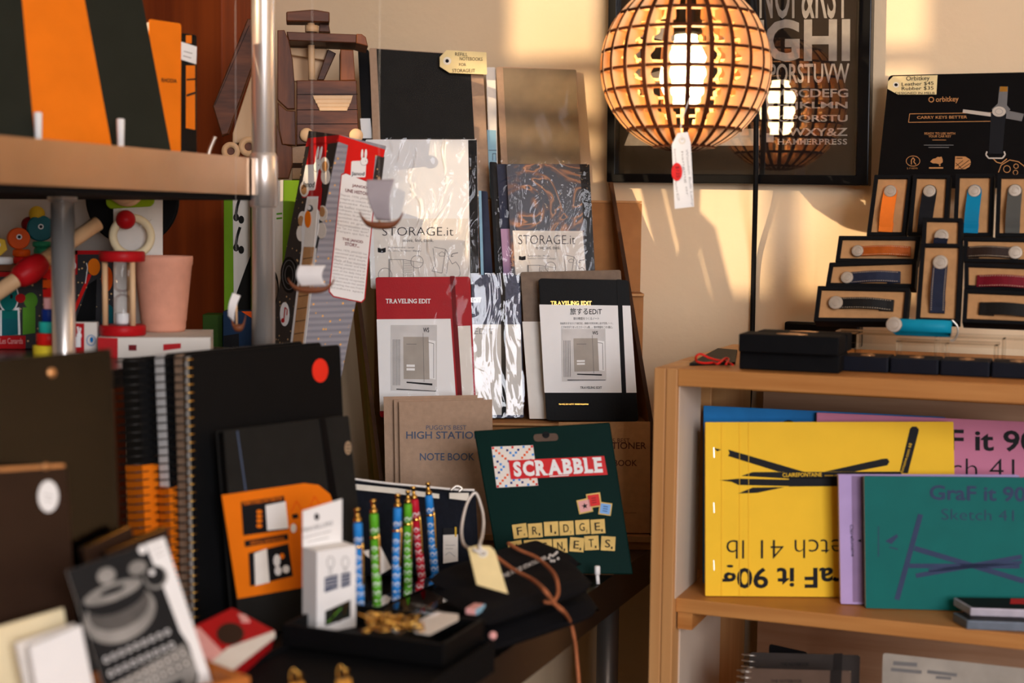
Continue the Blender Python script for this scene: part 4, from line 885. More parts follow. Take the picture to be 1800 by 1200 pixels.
book('slate blue notebook in shiny plastic next to the red one', [(829, 483), (915, 483), (921, 734), (832, 734)], PL(P(875, 736, 2.046), 9, 8), .010, 'blue_cover', deco=dblue, over=seq(obelt([(830, 570), (915, 570), (920, 729), (833, 729)], 'paper', deco=lambda b, pl: b.use('ink_light').htext(pl, 'EDIT', 834, 868, 587, 577)), elastic((884, 482, 886, 735), 'black', 8)), film=df([(827, 480), (917, 480), (923, 735), (830, 735)], .0012, 'film_bright'))
def dtau(b, pl): b.use('paper').pic(pl, [(918, 565), (1098, 565), (1110, 737), (931, 737)], .0004)
M('taupe', '#7b6a5c', .7, 0, .1, 120, .15, 800)
book('taupe cloth notebook with white lower half, behind the black banded notebook', [(915, 478), (1091, 474), (1113, 738), (930, 738)], T2.shift(-.002), .010, 'taupe', deco=dtau)
def dblk(b, pl): b.use('gold').htext(pl, 'TRAVELING EDIT', 968, 1040, 536, 529, .0004, bold=.02, slab=True); b.htext(pl, 'TRAVEL ED NOTE  MADE IN JAPAN', 982, 1034, 712, 709, .0004)
def dband(b, pl):
    b.use('ink').htext(pl, '旅するEDiT', 1002, 1058, 553, 541, .0004, bold=.008); b.htext(pl, '旅の物語をつくるノート', 1008, 1053, 562, 557, .0004)
    b.htext(pl, '自由気ままなひとり旅日記、旅路の空気を映し出す写真ノート、', 985, 1078, 570, 566, .0004); b.htext(pl, 'ときめきがつまったコラージュ集…。旅の物語をこの1冊に。', 987, 1077, 577, 572.5, .0004)
    minipic(b, pl, [(987, 578), (1064, 578), (1066, 668), (988, 670)]); b.use('ink').htext(pl, 'TRAVELING EDIT', 1020, 1058, 683, 679, .0004, bold=.02, slab=True)
book('black notebook with white paper band and black elastic, right front of the display', [(947, 489), (1105, 492), (1122, 737), (961, 736)], T2.shift(.021), .016, 'black', deco=dblk, r=.005, over=seq(obelt([(948, 535), (1108, 537), (1119, 690), (957, 690)], deco=dband, off=.0009), elastic((1088, 491, 1099, 737), 'black', 8)))
# --- tier 1 : kraft notebooks
def dhs(x0, x1, m, y=0, dx=0):
    def f(b, pl):
        b.use(m).htext(pl, "PUGGY'S BEST", x0+35, x0+106, 755+y, 747+y, .0005); b.htext(pl, 'HIGH STATIONER', x0, x1, 771+y, 758+y, .0005, bold=.012); b.htext(pl, 'NOTE BOOK', x0+24, x0+120, 809+y, 796+y, .0005, bold=.012)
    return f
book('front kraft notebook with blue lettering, left on the bottom tier of the display', [(701, 706), (865, 702), (868, 940), (705, 941)], T1, .0075, 'kraft_grey', deco=dhs(714, 870, 'ink_blue'), r=.0005, pages='kraft')
book('middle kraft notebook half hidden behind the front lettered kraft notebook', [(692, 702), (850, 699), (853, 938), (696, 939)], T1.shift(-.0082), .0075, 'kraft_grey', r=.0005, pages='kraft')
book('rearmost kraft notebook at left on the bottom tier, only its edge showing', [(674, 697), (839, 694), (842, 938), (679, 938)], T1.shift(-.0164), .0075, 'kraft_grey', r=.0005, pages='kraft')
book('brown kraft notebook with maroon lettering behind the green game box', [(982, 742), (1143, 741), (1143, 938), (986, 938)], PL(onz(1100, 938, TZ+.0142), 0, 6), .0075, 'kraft', deco=lambda b, pl: (b.use('ink_maroon'), b.htext(pl, "PUGGY'S BEST", 1040, 1107, 778, 770, .0005), b.htext(pl, 'HIGH STATIONER', 1000, 1136, 789, 777, .0005, bold=.012), b.htext(pl, 'NOTE BOOK', 1035, 1120, 819, 808, .0005, bold=.012), b.htext(pl, 'MADE IN JAPAN', 1085, 1118, 903, 900, .0005)), r=.0005, pages='kraft')
# ------------------------------------------------------------------ green game box leaning on the display
SCp = PL(onz(1113, 1018, TZ), 0, 13)
q = bottomed(SCp, [(833, 757), (1072, 742), (1114, 1018), (882, 1030)], .024, TZ)
M('green_box', '#06241f', .45, 0, .06, 30, spec=.03); M('tile', '#dcb96a', .5, 0, .1, 80); M('sb_red', '#d01a1c', .4)
t = thing('game_box', 'dark green fridge magnet game box with letter tiles leaning on the display', 'game box', SCp.p(1000, 1024, -.02))
b = MB('green_box').slab(SCp, SCp.q(q), -.024, 0, .002, .0012)
S = lambda s, t_: quadpx(q, s, 1-t_)
b.use('paper').pic(SCp, [(864, 785), (937, 782), (946, 853), (873, 857)], .0006)
bq = [(864, 785), (937, 782), (946, 853), (873, 857)]
rnd = random.Random(3)
def cell(i, j, m):
    b.use(m); c = quadpx(bq, (i+.5)/15, 1-(j+.5)/15); b.pic(SCp, [(c[0]-1.9, c[1]-1.9), (c[0]+1.9, c[1]-1.9), (c[0]+1.9, c[1]+1.9), (c[0]-1.9, c[1]+1.9)], .0009)
for i in range(15):
    for j in range(15):
        if (i, j) in ((0, 0), (14, 0), (0, 14), (14, 14), (7, 0), (0, 7), (7, 14), (14, 7)): cell(i, j, 'sb_red')
        elif (i == j or i+j == 14) and (i < 5 or i > 9): cell(i, j, 'deep_orange')
        elif (i, j) in ((3, 0), (11, 0), (0, 3), (0, 11), (6, 2), (8, 2), (2, 6), (2, 8), (7, 3), (3, 7), (3, 14), (11, 14), (14, 3), (14, 11), (6, 12), (8, 12), (12, 6), (12, 8)): cell(i, j, 'sky_blue')
        elif (i, j) in ((5, 1), (9, 1), (1, 5), (1, 9), (5, 13), (9, 13), (13, 5), (5, 5), (9, 9)): cell(i, j, 'royal')
b.use('sb_red').pic(SCp, [(894, 809), (1062, 801), (1068, 834), (898, 842)], .0014)
b.use('white').text(SCp, 'SCRABBLE', (904, 838), (1060, 830), (901, 811), .0020, .05, True); b.line(SCp, (966, 837), (1000, 835), 1.4, .0018)
def tile(cx, cy, a, m, ch=None, sub=None, s=12.5):
    ca, sa = math.cos(R_(a)), math.sin(R_(a)); R2 = lambda x, y: (cx+x*ca-y*sa, cy+x*sa+y*ca)
    b.use('tile').pic(SCp, [R2(-s, -s), R2(s, -s), R2(s, s), R2(-s, s)], .0016+.0004*(cx % 3))
    if m: b.use(m).pic(SCp, [R2(-s*.8, -s*.8), R2(s*.8, -s*.8), R2(s*.8, s*.8), R2(-s*.8, s*.8)], .0032)
    if ch and ch != '*': b.use('ink').text(SCp, ch, R2(-s*(.42 if ch != 'I' else .1), s*.55), R2(s*(.30 if ch != 'I' else .1), s*.55), R2(-s*(.42 if ch != 'I' else .1), -s*.55), .0034, .0); b.text(SCp, sub, R2(s*.45, s*.75), R2(s*.65, s*.75), R2(s*.45, s*.4), .0034)
    if ch == '*': b.use('ink').pic(SCp, [R2((5.5 if k % 2 == 0 else 2.3)*math.sin(k*math.pi/5), -(5.5 if k % 2 == 0 else 2.3)*math.cos(k*math.pi/5)) for k in range(10)], .0040)
    if m in ('sky_pale', 'bright_red'): b.use('royal' if m == 'sky_pale' else 'dark_red'); [b.line(SCp, R2(-4, y), R2(4, y), 1.2, .0036) for y in (-4, 0, 4)]
M('sky_pale', '#7fb0e6', .5)
tile(1044, 879, -8, 'bright_red'); tile(1028, 889, -12, 'pale_pink', '*'); tile(1064, 894, 8, 'sky_pale', s=11)
for k, (ch, sb, x, y, a) in enumerate((('F', '4', 914, 933, -8), ('R', '1', 941, 932, -4), ('I', '1', 969, 929, -3), ('D', '2', 996, 928, -3), ('G', '2', 1024, 926, -4), ('E', '1', 1051, 925, -4), ('M', '3', 906, 963, -10), ('A', '1', 934, 961, -4), ('G', '2', 958, 960, -3), ('N', '1', 985, 959, -3), ('E', '1', 1014, 957, 4), ('T', '1', 1040, 954, -3), ('S', '1', 1069, 955, 3))): tile(x, y, a, None, ch, sb)
b.build('carton', t)
b = MB('nb_brown'); b.slab(SCp, SCp.q([(937, 763), (980, 761), (982, 774), (939, 776)], .001), .0002, .0008, .0045); b.use('black').slab(SCp, SCp.q([(953, 758), (966, 758), (966, 770), (953, 770)], .001), .0009, .0012, .005); b.build('hang_hole', t)
# ------------------------------------------------------------------ notepads on the overshelf (left, near)
def npad(label, q, pl, thick, mat, r=.002, deco=None, pages='paper', name='notepad', extra=None, group='notepads on the steel overshelf', cat='notepad'):
    q = bottomed(pl, q, thick, SZ); CLAMP[0] = CLAMP_V[0]; pts = pl.q(q); c = quadpx(q, .5, 0); t = thing(name, label, cat, pl.w(pl.uv(*c), -thick/2), group)
    b = MB(mat).slab(pl, pts, -.0012, 0, r, .0003)
    if deco: deco(b, pl)
    b.build('cover', t); pp = pts if area2(pts) > 0 else pts[::-1]
    MB(pages).slab(pl, inset(pp, .0015), -thick+.0012, -.0012, r).build('pages', t); MB(mat).slab(pl, pts, -thick, -.0012-thick+.0024, r, .0003).build('back_cover', t)
    if extra: extra(t, pl)
    CLAMP[0] = None
    return t
SZ = SZ1
VB = .0042
def spl(px, d, yaw, lean, off=0):          # a plane whose foot stands on the overshelf below pixel column px at depth d
    p = P(px, 200, d); p.z = SZ; return PL(p, yaw, lean).shift(off)
A1 = spl(110, 1.50, 52, 14); A2 = spl(110, 1.515, 52, 12).shift(-.012); A3 = spl(230, 1.56, 56, 8); A4 = spl(300, 1.58, 50, 6)
def vq(pl, x0b, x1b, x0t, x1t, H=.21):       # quad standing on the plane's foot line, height H, from bottom and top pixel columns
    def at(px, v):
        lo, hi = -900.0, 900.0; u0, u1 = -1.2, 1.2
        for _ in range(50):
            m = (u0+u1)/2
            if pix(pl.w((m, v)))[0] < px: u0 = m
            else: u1 = m
        return pix(pl.w(((u0+u1)/2, v)))
    return [at(x0t, H), at(x1t, H), at(x1b, VB), at(x0b, VB)]
M('dark_olive', '#23261f', .6, 0, .08, 30)
npad('dark green-black notepad at far left of the overshelf, cut off by the photo edge', vq(A1, -60, 62, -110, 30), A1, .012, 'dark_olive')
npad('bright orange notepad standing on the overshelf between two dark ones', vq(A1.shift(-.013), 60, 198, 8, 125, .25), A1.shift(-.013), .010, 'orange', pages='deep_orange')
def slant(t, pl): pass
npad('black notepad right of the bright orange one on the overshelf', vq(A1.shift(-.0255), 195, 303, 110, 232, .25), A1.shift(-.0255), .012, 'dark_olive')
A3 = A1.shift(-.041)
npad('orange notepad behind the black one on the overshelf, brand lettering on its edge', vq(A3, 265, 318, 262, 319, .17), A3, .012, 'orange', r=.004, deco=lambda b, pl: b.use('ink').htext(pl, 'RHODIA', 284, 311, 144, 137, .0006, bold=.02, dy=2))
A4 = A1.shift(-.056)
t = npad('black and orange wrapped notepad with white price label, rightmost on the overshelf', vq(A4, 318, 346, 318, 346, .165), A4, .010, 'black_gloss', r=.004, deco=lambda b, pl: (b.use('orange'), b.pic(pl, [(327, 115), (343, 115), (343, 228), (327, 225)], .0005), b.pic(pl, [(327, 62), (337, 62), (337, 76), (327, 76)], .0005), b.use('ink'), b.line(pl, (328, 140), (343, 139), 3, .0007), b.line(pl, (328, 168), (343, 163), 4, .0007)), extra=lambda t, pl: sleeve(t, pl, vq(A4, 319, 345, 319, 345, .162), .0008, 0, 'film'))
pl = A4.shift(.002)
tag(MB('white').slab(pl, pl.q([(318, 73), (346, 82), (345, 113), (317, 104)]), -.0005, 0, .001).use('ink_light').line(pl, (323, 90), (338, 94), 1.6, .0004).line(pl, (322, 98), (336, 102), 1.6, .0004).build('price_label', loc=pl.p(331, 113)), 'small white price label stuck across the rightmost overshelf notepads', 'label')
for i, (x, y0, y1, lb) in enumerate(((63, 242, 196, 'white plastic prong on the overshelf at the left edge of the bright orange notepad'), (208, 252, 206, 'white plastic prong on the overshelf between the orange and the black notepad'))):
    p = A1.shift(.004).p(x, (y0+y1)/2); p0 = Vector((p.x, p.y, SZ+.0003))+A1.n*.004; b = MB('white').cyl(p0, p0+Z*.003, .006, 14).cyl(p0+Z*.003, p0+Z*.032, .0035, 12, .0042, .001)
    tag(b.build('shelf_prong', loc=p0), lb, 'prong', 'white prongs holding notepads on the overshelf')
p0 = P(366, 255, 1.66); p0.z = SZ
tag(MB('silver').tube([p0, p0+Vector((.002, 0, .008)), p0+Vector((.008, 0, .022))], .0022, 8).build('metal_pin', loc=p0), 'short bright metal pin sticking up at the corner of the overshelf', 'pin')
# ------------------------------------------------------------------ walnut toy truck, on the green toy cartons
GBz = P(455, 318, 2.04).z
GB = PL(P(455, 318, 2.02), 38, 0)
def vbox(name, label, cat, pl, x0, x1, y0, zb, dep, mat, deco=None, grp=None, side=None):
    """upright carton: front face on plane pl between pixel columns, top at pixel row y0, bottom at height zb"""
    a, c = pl.uv(x0, y0), pl.uv(x1, y0); v0 = zb-pl.o.z; pts = [(a[0], v0), (c[0], v0), (c[0], a[1]), (a[0], a[1])]
    t = thing(name, label, cat, pl.w(((a[0]+c[0])/2, v0), -dep/2), grp)
    b = MB(mat).slab(pl, pts, -dep, 0, 0, .0006)
    if deco: deco(b, pl)
    CLAMP[0] = (pl, v0); b.build('carton', t); CLAMP[0] = None; return t
M('green_card', '#6f9a22', .6, 0, .05, 30); M('white_card', '#ddd6cc', .6, 0, .03, 30)
def dg(b, pl):
    b.use('white_card').pic(pl, [(409, 340), (440, 336), (440, 640), (412, 640)], .0006); b.use('off_black')
    for cx, cy in ((420, 372), (420, 425)):
        b.poly(pl, [(cx+2, cy-26), (cx-3, cy-10), (cx-6, cy+8)], 5, .0009); b.disc(pl, cx-5, cy+10, 5, 7, .0009); b.disc(pl, cx+4, cy+14, 5, 7, .0009)
    b.pic(pl, [(432, 470), (440, 450), (440, 590), (416, 580), (414, 520)], .0009)
GL_ = PL(P(420, 330, 2.02), -8, 0); TZ_ = TZ; TZ = TZ+.0004
M('green_dk', '#2f4a14', .6); M('blue_card', '#1c3350', .6)
gl = vbox('toy_carton', 'green and white toy carton with pictures of dark toys, behind the steel post', 'carton', GL_, 393, 441, 331, TZ, .10, 'green_card', dg)
def dg2(b, pl):
    b.use('white_card').pic(pl, [(444, 322), (498, 316), (494, 660), (444, 660)], .0006); b.use('leaf_green'); [b.line(pl, (486, y), (496, y-1), 3, .0009) for y in (376, 384)]
    b.use('off_black').disc(pl, 481, 508, 9, 32, .0009).use('steel_dark').disc(pl, 482, 508, 6, 20, .0011)
G2 = PL(P(500, 330, 1.985), -5, 0)
vbox('toy_carton', 'white and green toy carton between the steel post and the tall guitar box', 'carton', G2, 441.5, 532, 316, TZ, .13, 'green_card', dg2)
TZ = TZ+0
vbox('toy_carton', 'small dark green toy carton peeping out above the notebooks, left of the hanging boat', 'carton', PL(P(375, 560, 1.99), 4, 0), 356, 391, 553, TZ, .05, 'green_dk')
vbox('toy_carton', 'small blue toy carton with orange corner behind the seen end on boat', 'carton', PL(P(410, 560, 1.97), 4, 0), 392, 444, 547, TZ, .04, 'blue_card', lambda b, pl: b.use('deep_orange').pic(pl, [(424, 547), (444, 547), (444, 560)], .0005).use('ink').pic(pl, [(393, 590), (420, 586), (420, 640), (393, 640)], .0005))
TZ = TZ_
# truck
k = 2.03; TP = PL(P(575, 255, k), 8, 0)
zt = P(500, 316, 1.985).z
def X3(x, y): return (360+x/4, y/4)
t = thing('toy_truck', 'dark walnut toy truck with pale wooden grille standing on the toy cartons', 'toy', TP.p(560, 317, -.06))
b = MB('walnut'); b.slab(TP, TP.q([(521, 141), (627, 141), (631, 250), (521, 255)]), -.10, 0, 0, .0012); b.use('black_matte'); [b.line(TP, (521, y), (629, y-.5), 1.1, .0005) for y in (166, 193, 218)]; b.build('bonnet', t)
b = MB('beech')
for i, (x0, x1, y0, y1) in enumerate(((550, 620, 168, 175), (553, 618, 175, 182), (557, 615, 182, 188.5), (560, 612, 188.5, 195))): b.slab(TP, TP.q([(x0, y0), (x1, y0), (x1-2, y1), (x0+2, y1)]), .0, .004, 0, .0006)
b.build('grille', t)
for x, y in ((539, 237), (626, 238)): MB('beech').ball(TP.p(x, y, .004), .0096, TP.n, .6).build('headlamp', t)
pl = TP.shift(.008); MB('walnut_v').slab(pl, pl.q([X3(510, 212), X3(560, 210), X3(590, 280), X3(618, 420), X3(633, 600), X3(633, 765), X3(580, 765), X3(510, 700)]), -.014, 0, 0, .001).build('front_fender', t)
MB('walnut_v').slab(pl, pl.q([X3(512, 720), X3(575, 775), X3(637, 782), X3(640, 1022), X3(545, 1015), X3(520, 900)]), -.02, 0, 0, .001).build('rear_fender', t)
b = MB('walnut_h' if 'walnut_h' in MAT else 'walnut'); tp_ = TP.shift(.004)
b.slab(tp_, tp_.q([X3(575, 222), X3(1068, 242), X3(1066, 302), X3(590, 284)]), -.085, 0, 0, .001); b.build('cab_roof', t)
MB('walnut_v').slab(tp_, tp_.q([X3(1068, 238), X3(1105, 240), X3(1132, 262), X3(1148, 326), X3(1066, 304)]), -.085, 0.001, 0, .001).build('roof_end', t)
MB('walnut_v').slab(tp_, tp_.q([X3(955, 340), X3(1046, 345), X3(1060, 560), X3(955, 562)]), -.085, -.01, 0, .001).build('cab_pillar', t)
MB('walnut').slab(TP, TP.q([X3(865, 345), X3(922, 375), X3(838, 562), X3(790, 562)], -.05), -.06, -.05, 0, .001).build('seat_back', t)
MB('beech').slab(TP, TP.q([X3(600, 335), X3(860, 345), X3(880, 405), X3(860, 425), X3(600, 385)], -.06), -.075, -.06, 0, .001).use('beech').slab(TP, TP.q([X3(600, 385), X3(870, 420), X3(800, 570), X3(600, 570)], -.075), -.09, -.075, 0, .001).build('seat', t)
MB('beech').cyl(TP.p(*X3(752, 562), -.03), TP.p(*X3(748, 318), -.03), .0048, 16).build('steering_column', t)
ctr = TP.p(*X3(752, 225), -.035)
MB('beech').cyl(TP.p(*X3(752, 226), -.035), TP.p(*X3(752, 180), -.035), .0092, 18).cyl(TP.p(*X3(747, 180), -.035), TP.p(*X3(747, 140), -.035), .0050, 16).build('roof_peg', t)
MB('walnut').slab(TP, TP.q([X3(572, 82), X3(760, 66), X3(878, 84), X3(878, 158), X3(720, 152), X3(572, 150)], -.02), -.06, -.02, .002, .0015).build('roof_light_bar', t)
MB('walnut').slab(TP, TP.q([X3(806, 165), X3(872, 170), X3(882, 226), X3(800, 224)], -.045), -.07, -.045, 0, .001).build('roof_block', t)
bq_ = TP.shift(-.03)
MB('walnut').slab(bq_, bq_.q([X3(300, 130), X3(340, 128), X3(352, 150), X3(352, 420), X3(165, 940), X3(118, 955), X3(55, 745)]), -.02, 0, 0, .0015).use('black_matte').line(bq_, X3(312, 180), X3(70, 740), .8, .0004).build('tipper_side', t)
MB('beech').slab(bq_, bq_.q([X3(350, 430), X3(480, 430), X3(480, 1000), X3(190, 1000), X3(190, 930)]), -.05, -.022, 0, .001).build('tipper_bed', t)
wl = TP.shift(-.012)
for x, y, r in ((182, 1062, 64), (308, 1030, 70)): c = wl.p(*X3(x, y)); rr_ = r/4/F*2.05; MB('beech').lathe(c, wl.n, [(rr_*.42, -.018), (rr_*.97, -.018), (rr_, -.016), (rr_, -.002), (rr_*.97, 0), (rr_*.42, 0), (rr_*.42, -.018)], 26, True, cap=False).use('walnut').lathe(c, wl.n, [(rr_*.41, -.018), (rr_*.41, -.004)], 18).build('wheel', t)
wl2 = TP.shift(.004)
MB('walnut_v').slab(wl2, wl2.q([X3(508, 870), X3(545, 1010), X3(615, 1030), X3(618, 1150), X3(590, 1255), X3(500, 1255)]), -.022, 0, 0, .001).build('chassis', t)
MB('kraft_grey').slab(TP, TP.q([X3(612, 1032), X3(760, 1020), X3(760, 1262), X3(612, 1262)], -.004), -.09, -.004, 0, .001).use('dark_card').slab(TP, TP.q([X3(612, 1145), X3(740, 1145), X3(740, 1180), X3(612, 1180)], -.003), -.004, -.003).build('bumper', t)
# ------------------------------------------------------------------ tall guitar box (left face: picture, right face: story)
b0 = P(596, 237, 1.78); nb = onz(520, 1035, TZ); 
axis_px_top, axis_px_bot = (596, 237), (520, 640)
B0 = P(596, 237, 1.78); B1_ = P(519, 640, 1.80)
ax = (B1_-B0).normalized(); L_ = (TZ+.012-B0.z)/ax.z
uR = (P(677, 263, 1.825)-B0); uL = (P(541, 242, 1.835)-B0)
uR = uR-ax*uR.dot(ax); uL = uL-ax*uL.dot(ax)
t = thing('guitar_box', 'tall dotted dark toy guitar box leaning beside the white notebook', 'box', B0+ax*L_+(uR+uL)/2)
c8 = [B0, B0+uR, B0+uR+uL, B0+uL]
b = MB('galaxy_grey').hexa([p+ax*L_ for p in c8], c8)
b.build('carton', t, bevel=.001)
RF = FREE(B0, uR, -ax); LF = FREE(B0, -uL, -ax)       # story face and picture face
b = MB('galaxy'); 
b.slab(LF, [(-uL.length, -L_), (0, -L_), (0, 0), (-uL.length, 0)], 0, .0006)
b.use('red').pic(LF, [(541, 243), (596, 237), (594, 250), (537, 258)], .0009)
b.pic(LF, [(545, 252), (576, 250), (562, 345), (531, 348), (530, 335)], .0009)
def bunny(pl, x, y, w_, h_, off, sk=0, txt=True):
    b.use('white'); f = lambda a, c: (x+a*w_+sk*c*h_, y+c*h_)
    b.slab(pl, pl.q([f(0, .42), f(.72, .40), f(.72, .99), f(-.0, 1.0)], off), off-.0004, off, .002)
    el = lambda cx, cy, rx, ry, m, o: b.use(m).pic(pl, [f(cx+rx*math.cos(i*math.pi/10), cy+ry*math.sin(i*math.pi/10)) for i in range(20)], o)
    el(.62, .43, .19, .15, 'ink', off+.0001); el(.62, .43, .175, .14, 'white', off+.0004); el(.50, .17, .055, .17, 'white', off+.0004); el(.68, .17, .06, .17, 'white', off+.0004); el(.70, .42, .014, .014, 'ink', off+.0007)
    if txt: b.use('ink').text(pl, 'Janod', f(.03, .96), f(.66, .97), f(.03, .79), off+.0005, .01)
bunny(LF, 543, 257, 33, 78, .0013, -.18)
b.use('paper')
for cx, cy in ((570, 290), (535, 332), (572, 310), (532, 385), (567, 375), (529, 410), (565, 405)): b.disc(LF, cx, cy, 8, 14, .0011)
b.use('kraft'); 
for cx, cy in ((571, 292), (534, 333), (529, 388), (566, 372)): b.disc(LF, cx, cy, 5, 9, .0014)
b.use('white').pic(LF, [(540, 345), (562, 345), (560, 400), (553, 438), (530, 438), (530, 400)], .0015); b.use('paper').pic(LF, [(541, 350), (559, 350), (552, 434), (534, 434)], .0019)
b.use('white').pic(LF, [(530, 436), (556, 436), (532, 640), (506, 640)], .0015); b.use('kraft').pic(LF, [(534, 433), (552, 433), (528, 640), (510, 640)], .0019)
b.use('ink_brown'); [b.line(LF, (532.5-i*2.6, 455+i*22), (550-i*2.6, 452+i*22), 1.2, .0023) for i in range(9)]
b.use('ink').disc(LF, 545, 366, 5, 6, .0023).use('white').disc(LF, 543, 365, 3, 4, .0026).use('orange').disc(LF, 541, 385, 5.5, 15, .0023).use('red').pic(LF, [(562, 330), (566, 330), (562, 372), (557, 366)], .0016)
b.use('black').disc(LF, 508, 483, 15, 32, .0012).use('ink_grey').circ(LF, 508, 483, 11.5, 1, .0015, 26).circ(LF, 508, 483, 7, .8, .0015, 16)
b.use('white').disc(LF, 500, 552, 8, 21, .0012).use('red').line(LF, (501, 540), (499, 562), 1.8, .0015).disc(LF, 497, 563, 3, 4, .0015).poly(LF, [(501, 540), (505, 544), (504, 554)], 1.6, .0015)
b.build('picture_face', t)
b = MB('galaxy_grey'); W_ = uR.length
b.slab(RF, [(0, -L_), (W_, -L_), (W_, 0), (0, 0)], 0, .0005)
b.use('bright_red').pic(RF, [(596, 237), (677, 263), (674, 277), (592, 248)], .0008).pic(RF, [(612, 255), (660, 271), (655, 322), (604, 310)], .0008)
b.use('galaxy').pic(RF, [(664, 272), (676, 276), (671, 318), (656, 316)], .0008)
bunny(RF, 619, 262, 36, 50, .0013, -.05)
b.use('red').pic(RF, [(600, 306), (607, 303), (655, 322), (661, 330), (642, 526), (636, 532), (586, 522), (578, 513)], .0009)
b.use('white').pic(RF, [(601, 308), (608, 305), (654, 323), (659, 331), (640, 525), (635, 530), (587, 520), (580, 512)], .0012)
def rl(s, y, x0=None, x1=None, h=4.5, m='ink_light', bold=0):
    xa = 600-(y-320)*.094; xb = 656-(y-320)*.094
    if x0 is None: x0, x1 = xa, xb
    else: x0, x1 = xa+(xb-xa)*x0, xa+(xb-xa)*x1
    b.use(m).text(RF, s, (x0, y), (x1, y+(x1-x0)*.17), (x0+.4, y-h), .0015, bold)
rl('JANOD,', 329, .35, .85, 6, 'dark_red', .02); rl('UNE HISTOIRE', 337, .15, .95, 6, 'dark_red', .02)
for s, y in (('Depuis 1970, JANOD', 344.5), ('imagine et conçoit des', 351), ('jouets faits', 357.5), ('de belles matières', 364), ('ludiques, intelligents', 370.5), ('durables, ils partagent', 377), ('quotidien des enfants', 383.5), ('petits et grands', 390), ('Reconnaissables entre', 396), ('ce "je ne sais quoi"', 402), ('français qui fait la', 408)): rl(s, y)
rl('THE JANOD', 423, .2, .85, 6, 'dark_red', .02); rl('STORY...', 431, .3, .75, 6, 'dark_red', .02)
for i, s in enumerate(('Since 1970, JANOD has', 'conceived and designed', 'games and toys.', 'Made of fine materials', 'playful, clever and long', 'lasting products are an', 'part of the daily lives of', 'children young and old.', 'Our instantly recognisable', 'products exude that special', 'something that sets French', 'products apart')): rl(s, 440+i*6.1)
b.build('story_face', t)
# ------------------------------------------------------------------ little hanging viking boats
def boat(label, hull, sail, mast, d, dark, grp='hanging paper-sail boats'):
    pl = PL(P(hull[0], hull[1], d), 0, 0); x, y, hw, hh = hull; k = d/F
    t = thing('toy_boat', label, 'toy boat', pl.p(x, y+hh*.3), grp)
    b = MB('hull'); n = 18; vs = []; W = hw*k; D = .0075
    for i in range(n+1):
        a = -1+2*i/n; up = abs(a)**5*hh*2.0*k if abs(a) > .2 else 0; rise = (abs(a)**2)*hh*.35*k; wd = D*math.sqrt(max(1-abs(a)**2.2, .02)); th = hh*1.05*k*(1-.6*abs(a)**2)
        c = pl.p(x, y)+Vector((a*W, 0, rise+up))
        for ang in range(10):
            q_ = 2*math.pi*ang/10; vs.append(c+Vector((0, math.cos(q_)*wd, (math.sin(q_) if math.sin(q_) < 0 else .45*math.sin(q_))*th)))
    fs = [tuple(range(10))[::-1], tuple(range(n*10, n*10+10))]
    for i in range(n):
        for q_ in range(10): fs.append((i*10+q_, i*10+(q_+1) % 10, (i+1)*10+(q_+1) % 10, (i+1)*10+q_))
    b.add(vs, fs, True); b.build('hull', t)
    mp = [pl.p(mast[0], y-1), pl.p(mast[0]-1, mast[1])]; MB('beech').cyl(mp[0], mp[1], .0011, 10).build('mast', t)
    b = MB('sail_dark' if dark else 'sail_white'); m = 12; vs = []
    for j in range(m+1):
        for i in range(m+1):
            pt = quadpx(sail, i/m, j/m); bow = math.sin(math.pi*j/m); px_ = pt[0]-bow*4.5*hw/33
            vs.append(pl.p(px_, pt[1])+Vector((0, -.004-.004*bow, 0)))
    fs = [(j*(m+1)+i, j*(m+1)+i+1, (j+1)*(m+1)+i+1, (j+1)*(m+1)+i) for j in range(m) for i in range(m)]
    b.add(vs, fs, True); so = b.build('sail', t); md = so.modifiers.new('s', 'SOLIDIFY'); md.thickness = .0004
    MB('cord_white').tube([mp[1], mp[1]+Z*.2, Vector((mp[1].x, mp[1].y, HC))], .00012, 5, 1).build('thread', t)
M('sail_dark', '#a59ca0', .75, 0, .05, 60); M('sail_white', '#eae6e4', .75, 0, .03, 60)
boat('hanging toy boat with grey curved sail in front of the white notebook', (670, 394, 38, 9), [(645, 316), (694, 315), (688, 389), (662, 386)], (667, 311), 1.62, True)
boat('hanging toy boat with white sail in front of the guitar box', (547, 508, 41, 8), [(526, 466), (573, 466), (573, 501), (530, 503)], (549, 463), 1.60, False)
boat('small hanging toy boat seen end on beside the steel post', (419, 574, 13, 9), [(410, 514), (424, 519), (412, 566), (402, 556)], (415, 590) if 0 else (416, 520), 1.66, False)
# ------------------------------------------------------------------ wooden toys on the middle shelf
M_Z = MZ
def onm(px, py=None, d=None, z=None):
    """point on the middle shelf under pixel column px at depth d"""
    p = P(px, 600, d); p.z = M_Z+.0004 if z is None else z; return p
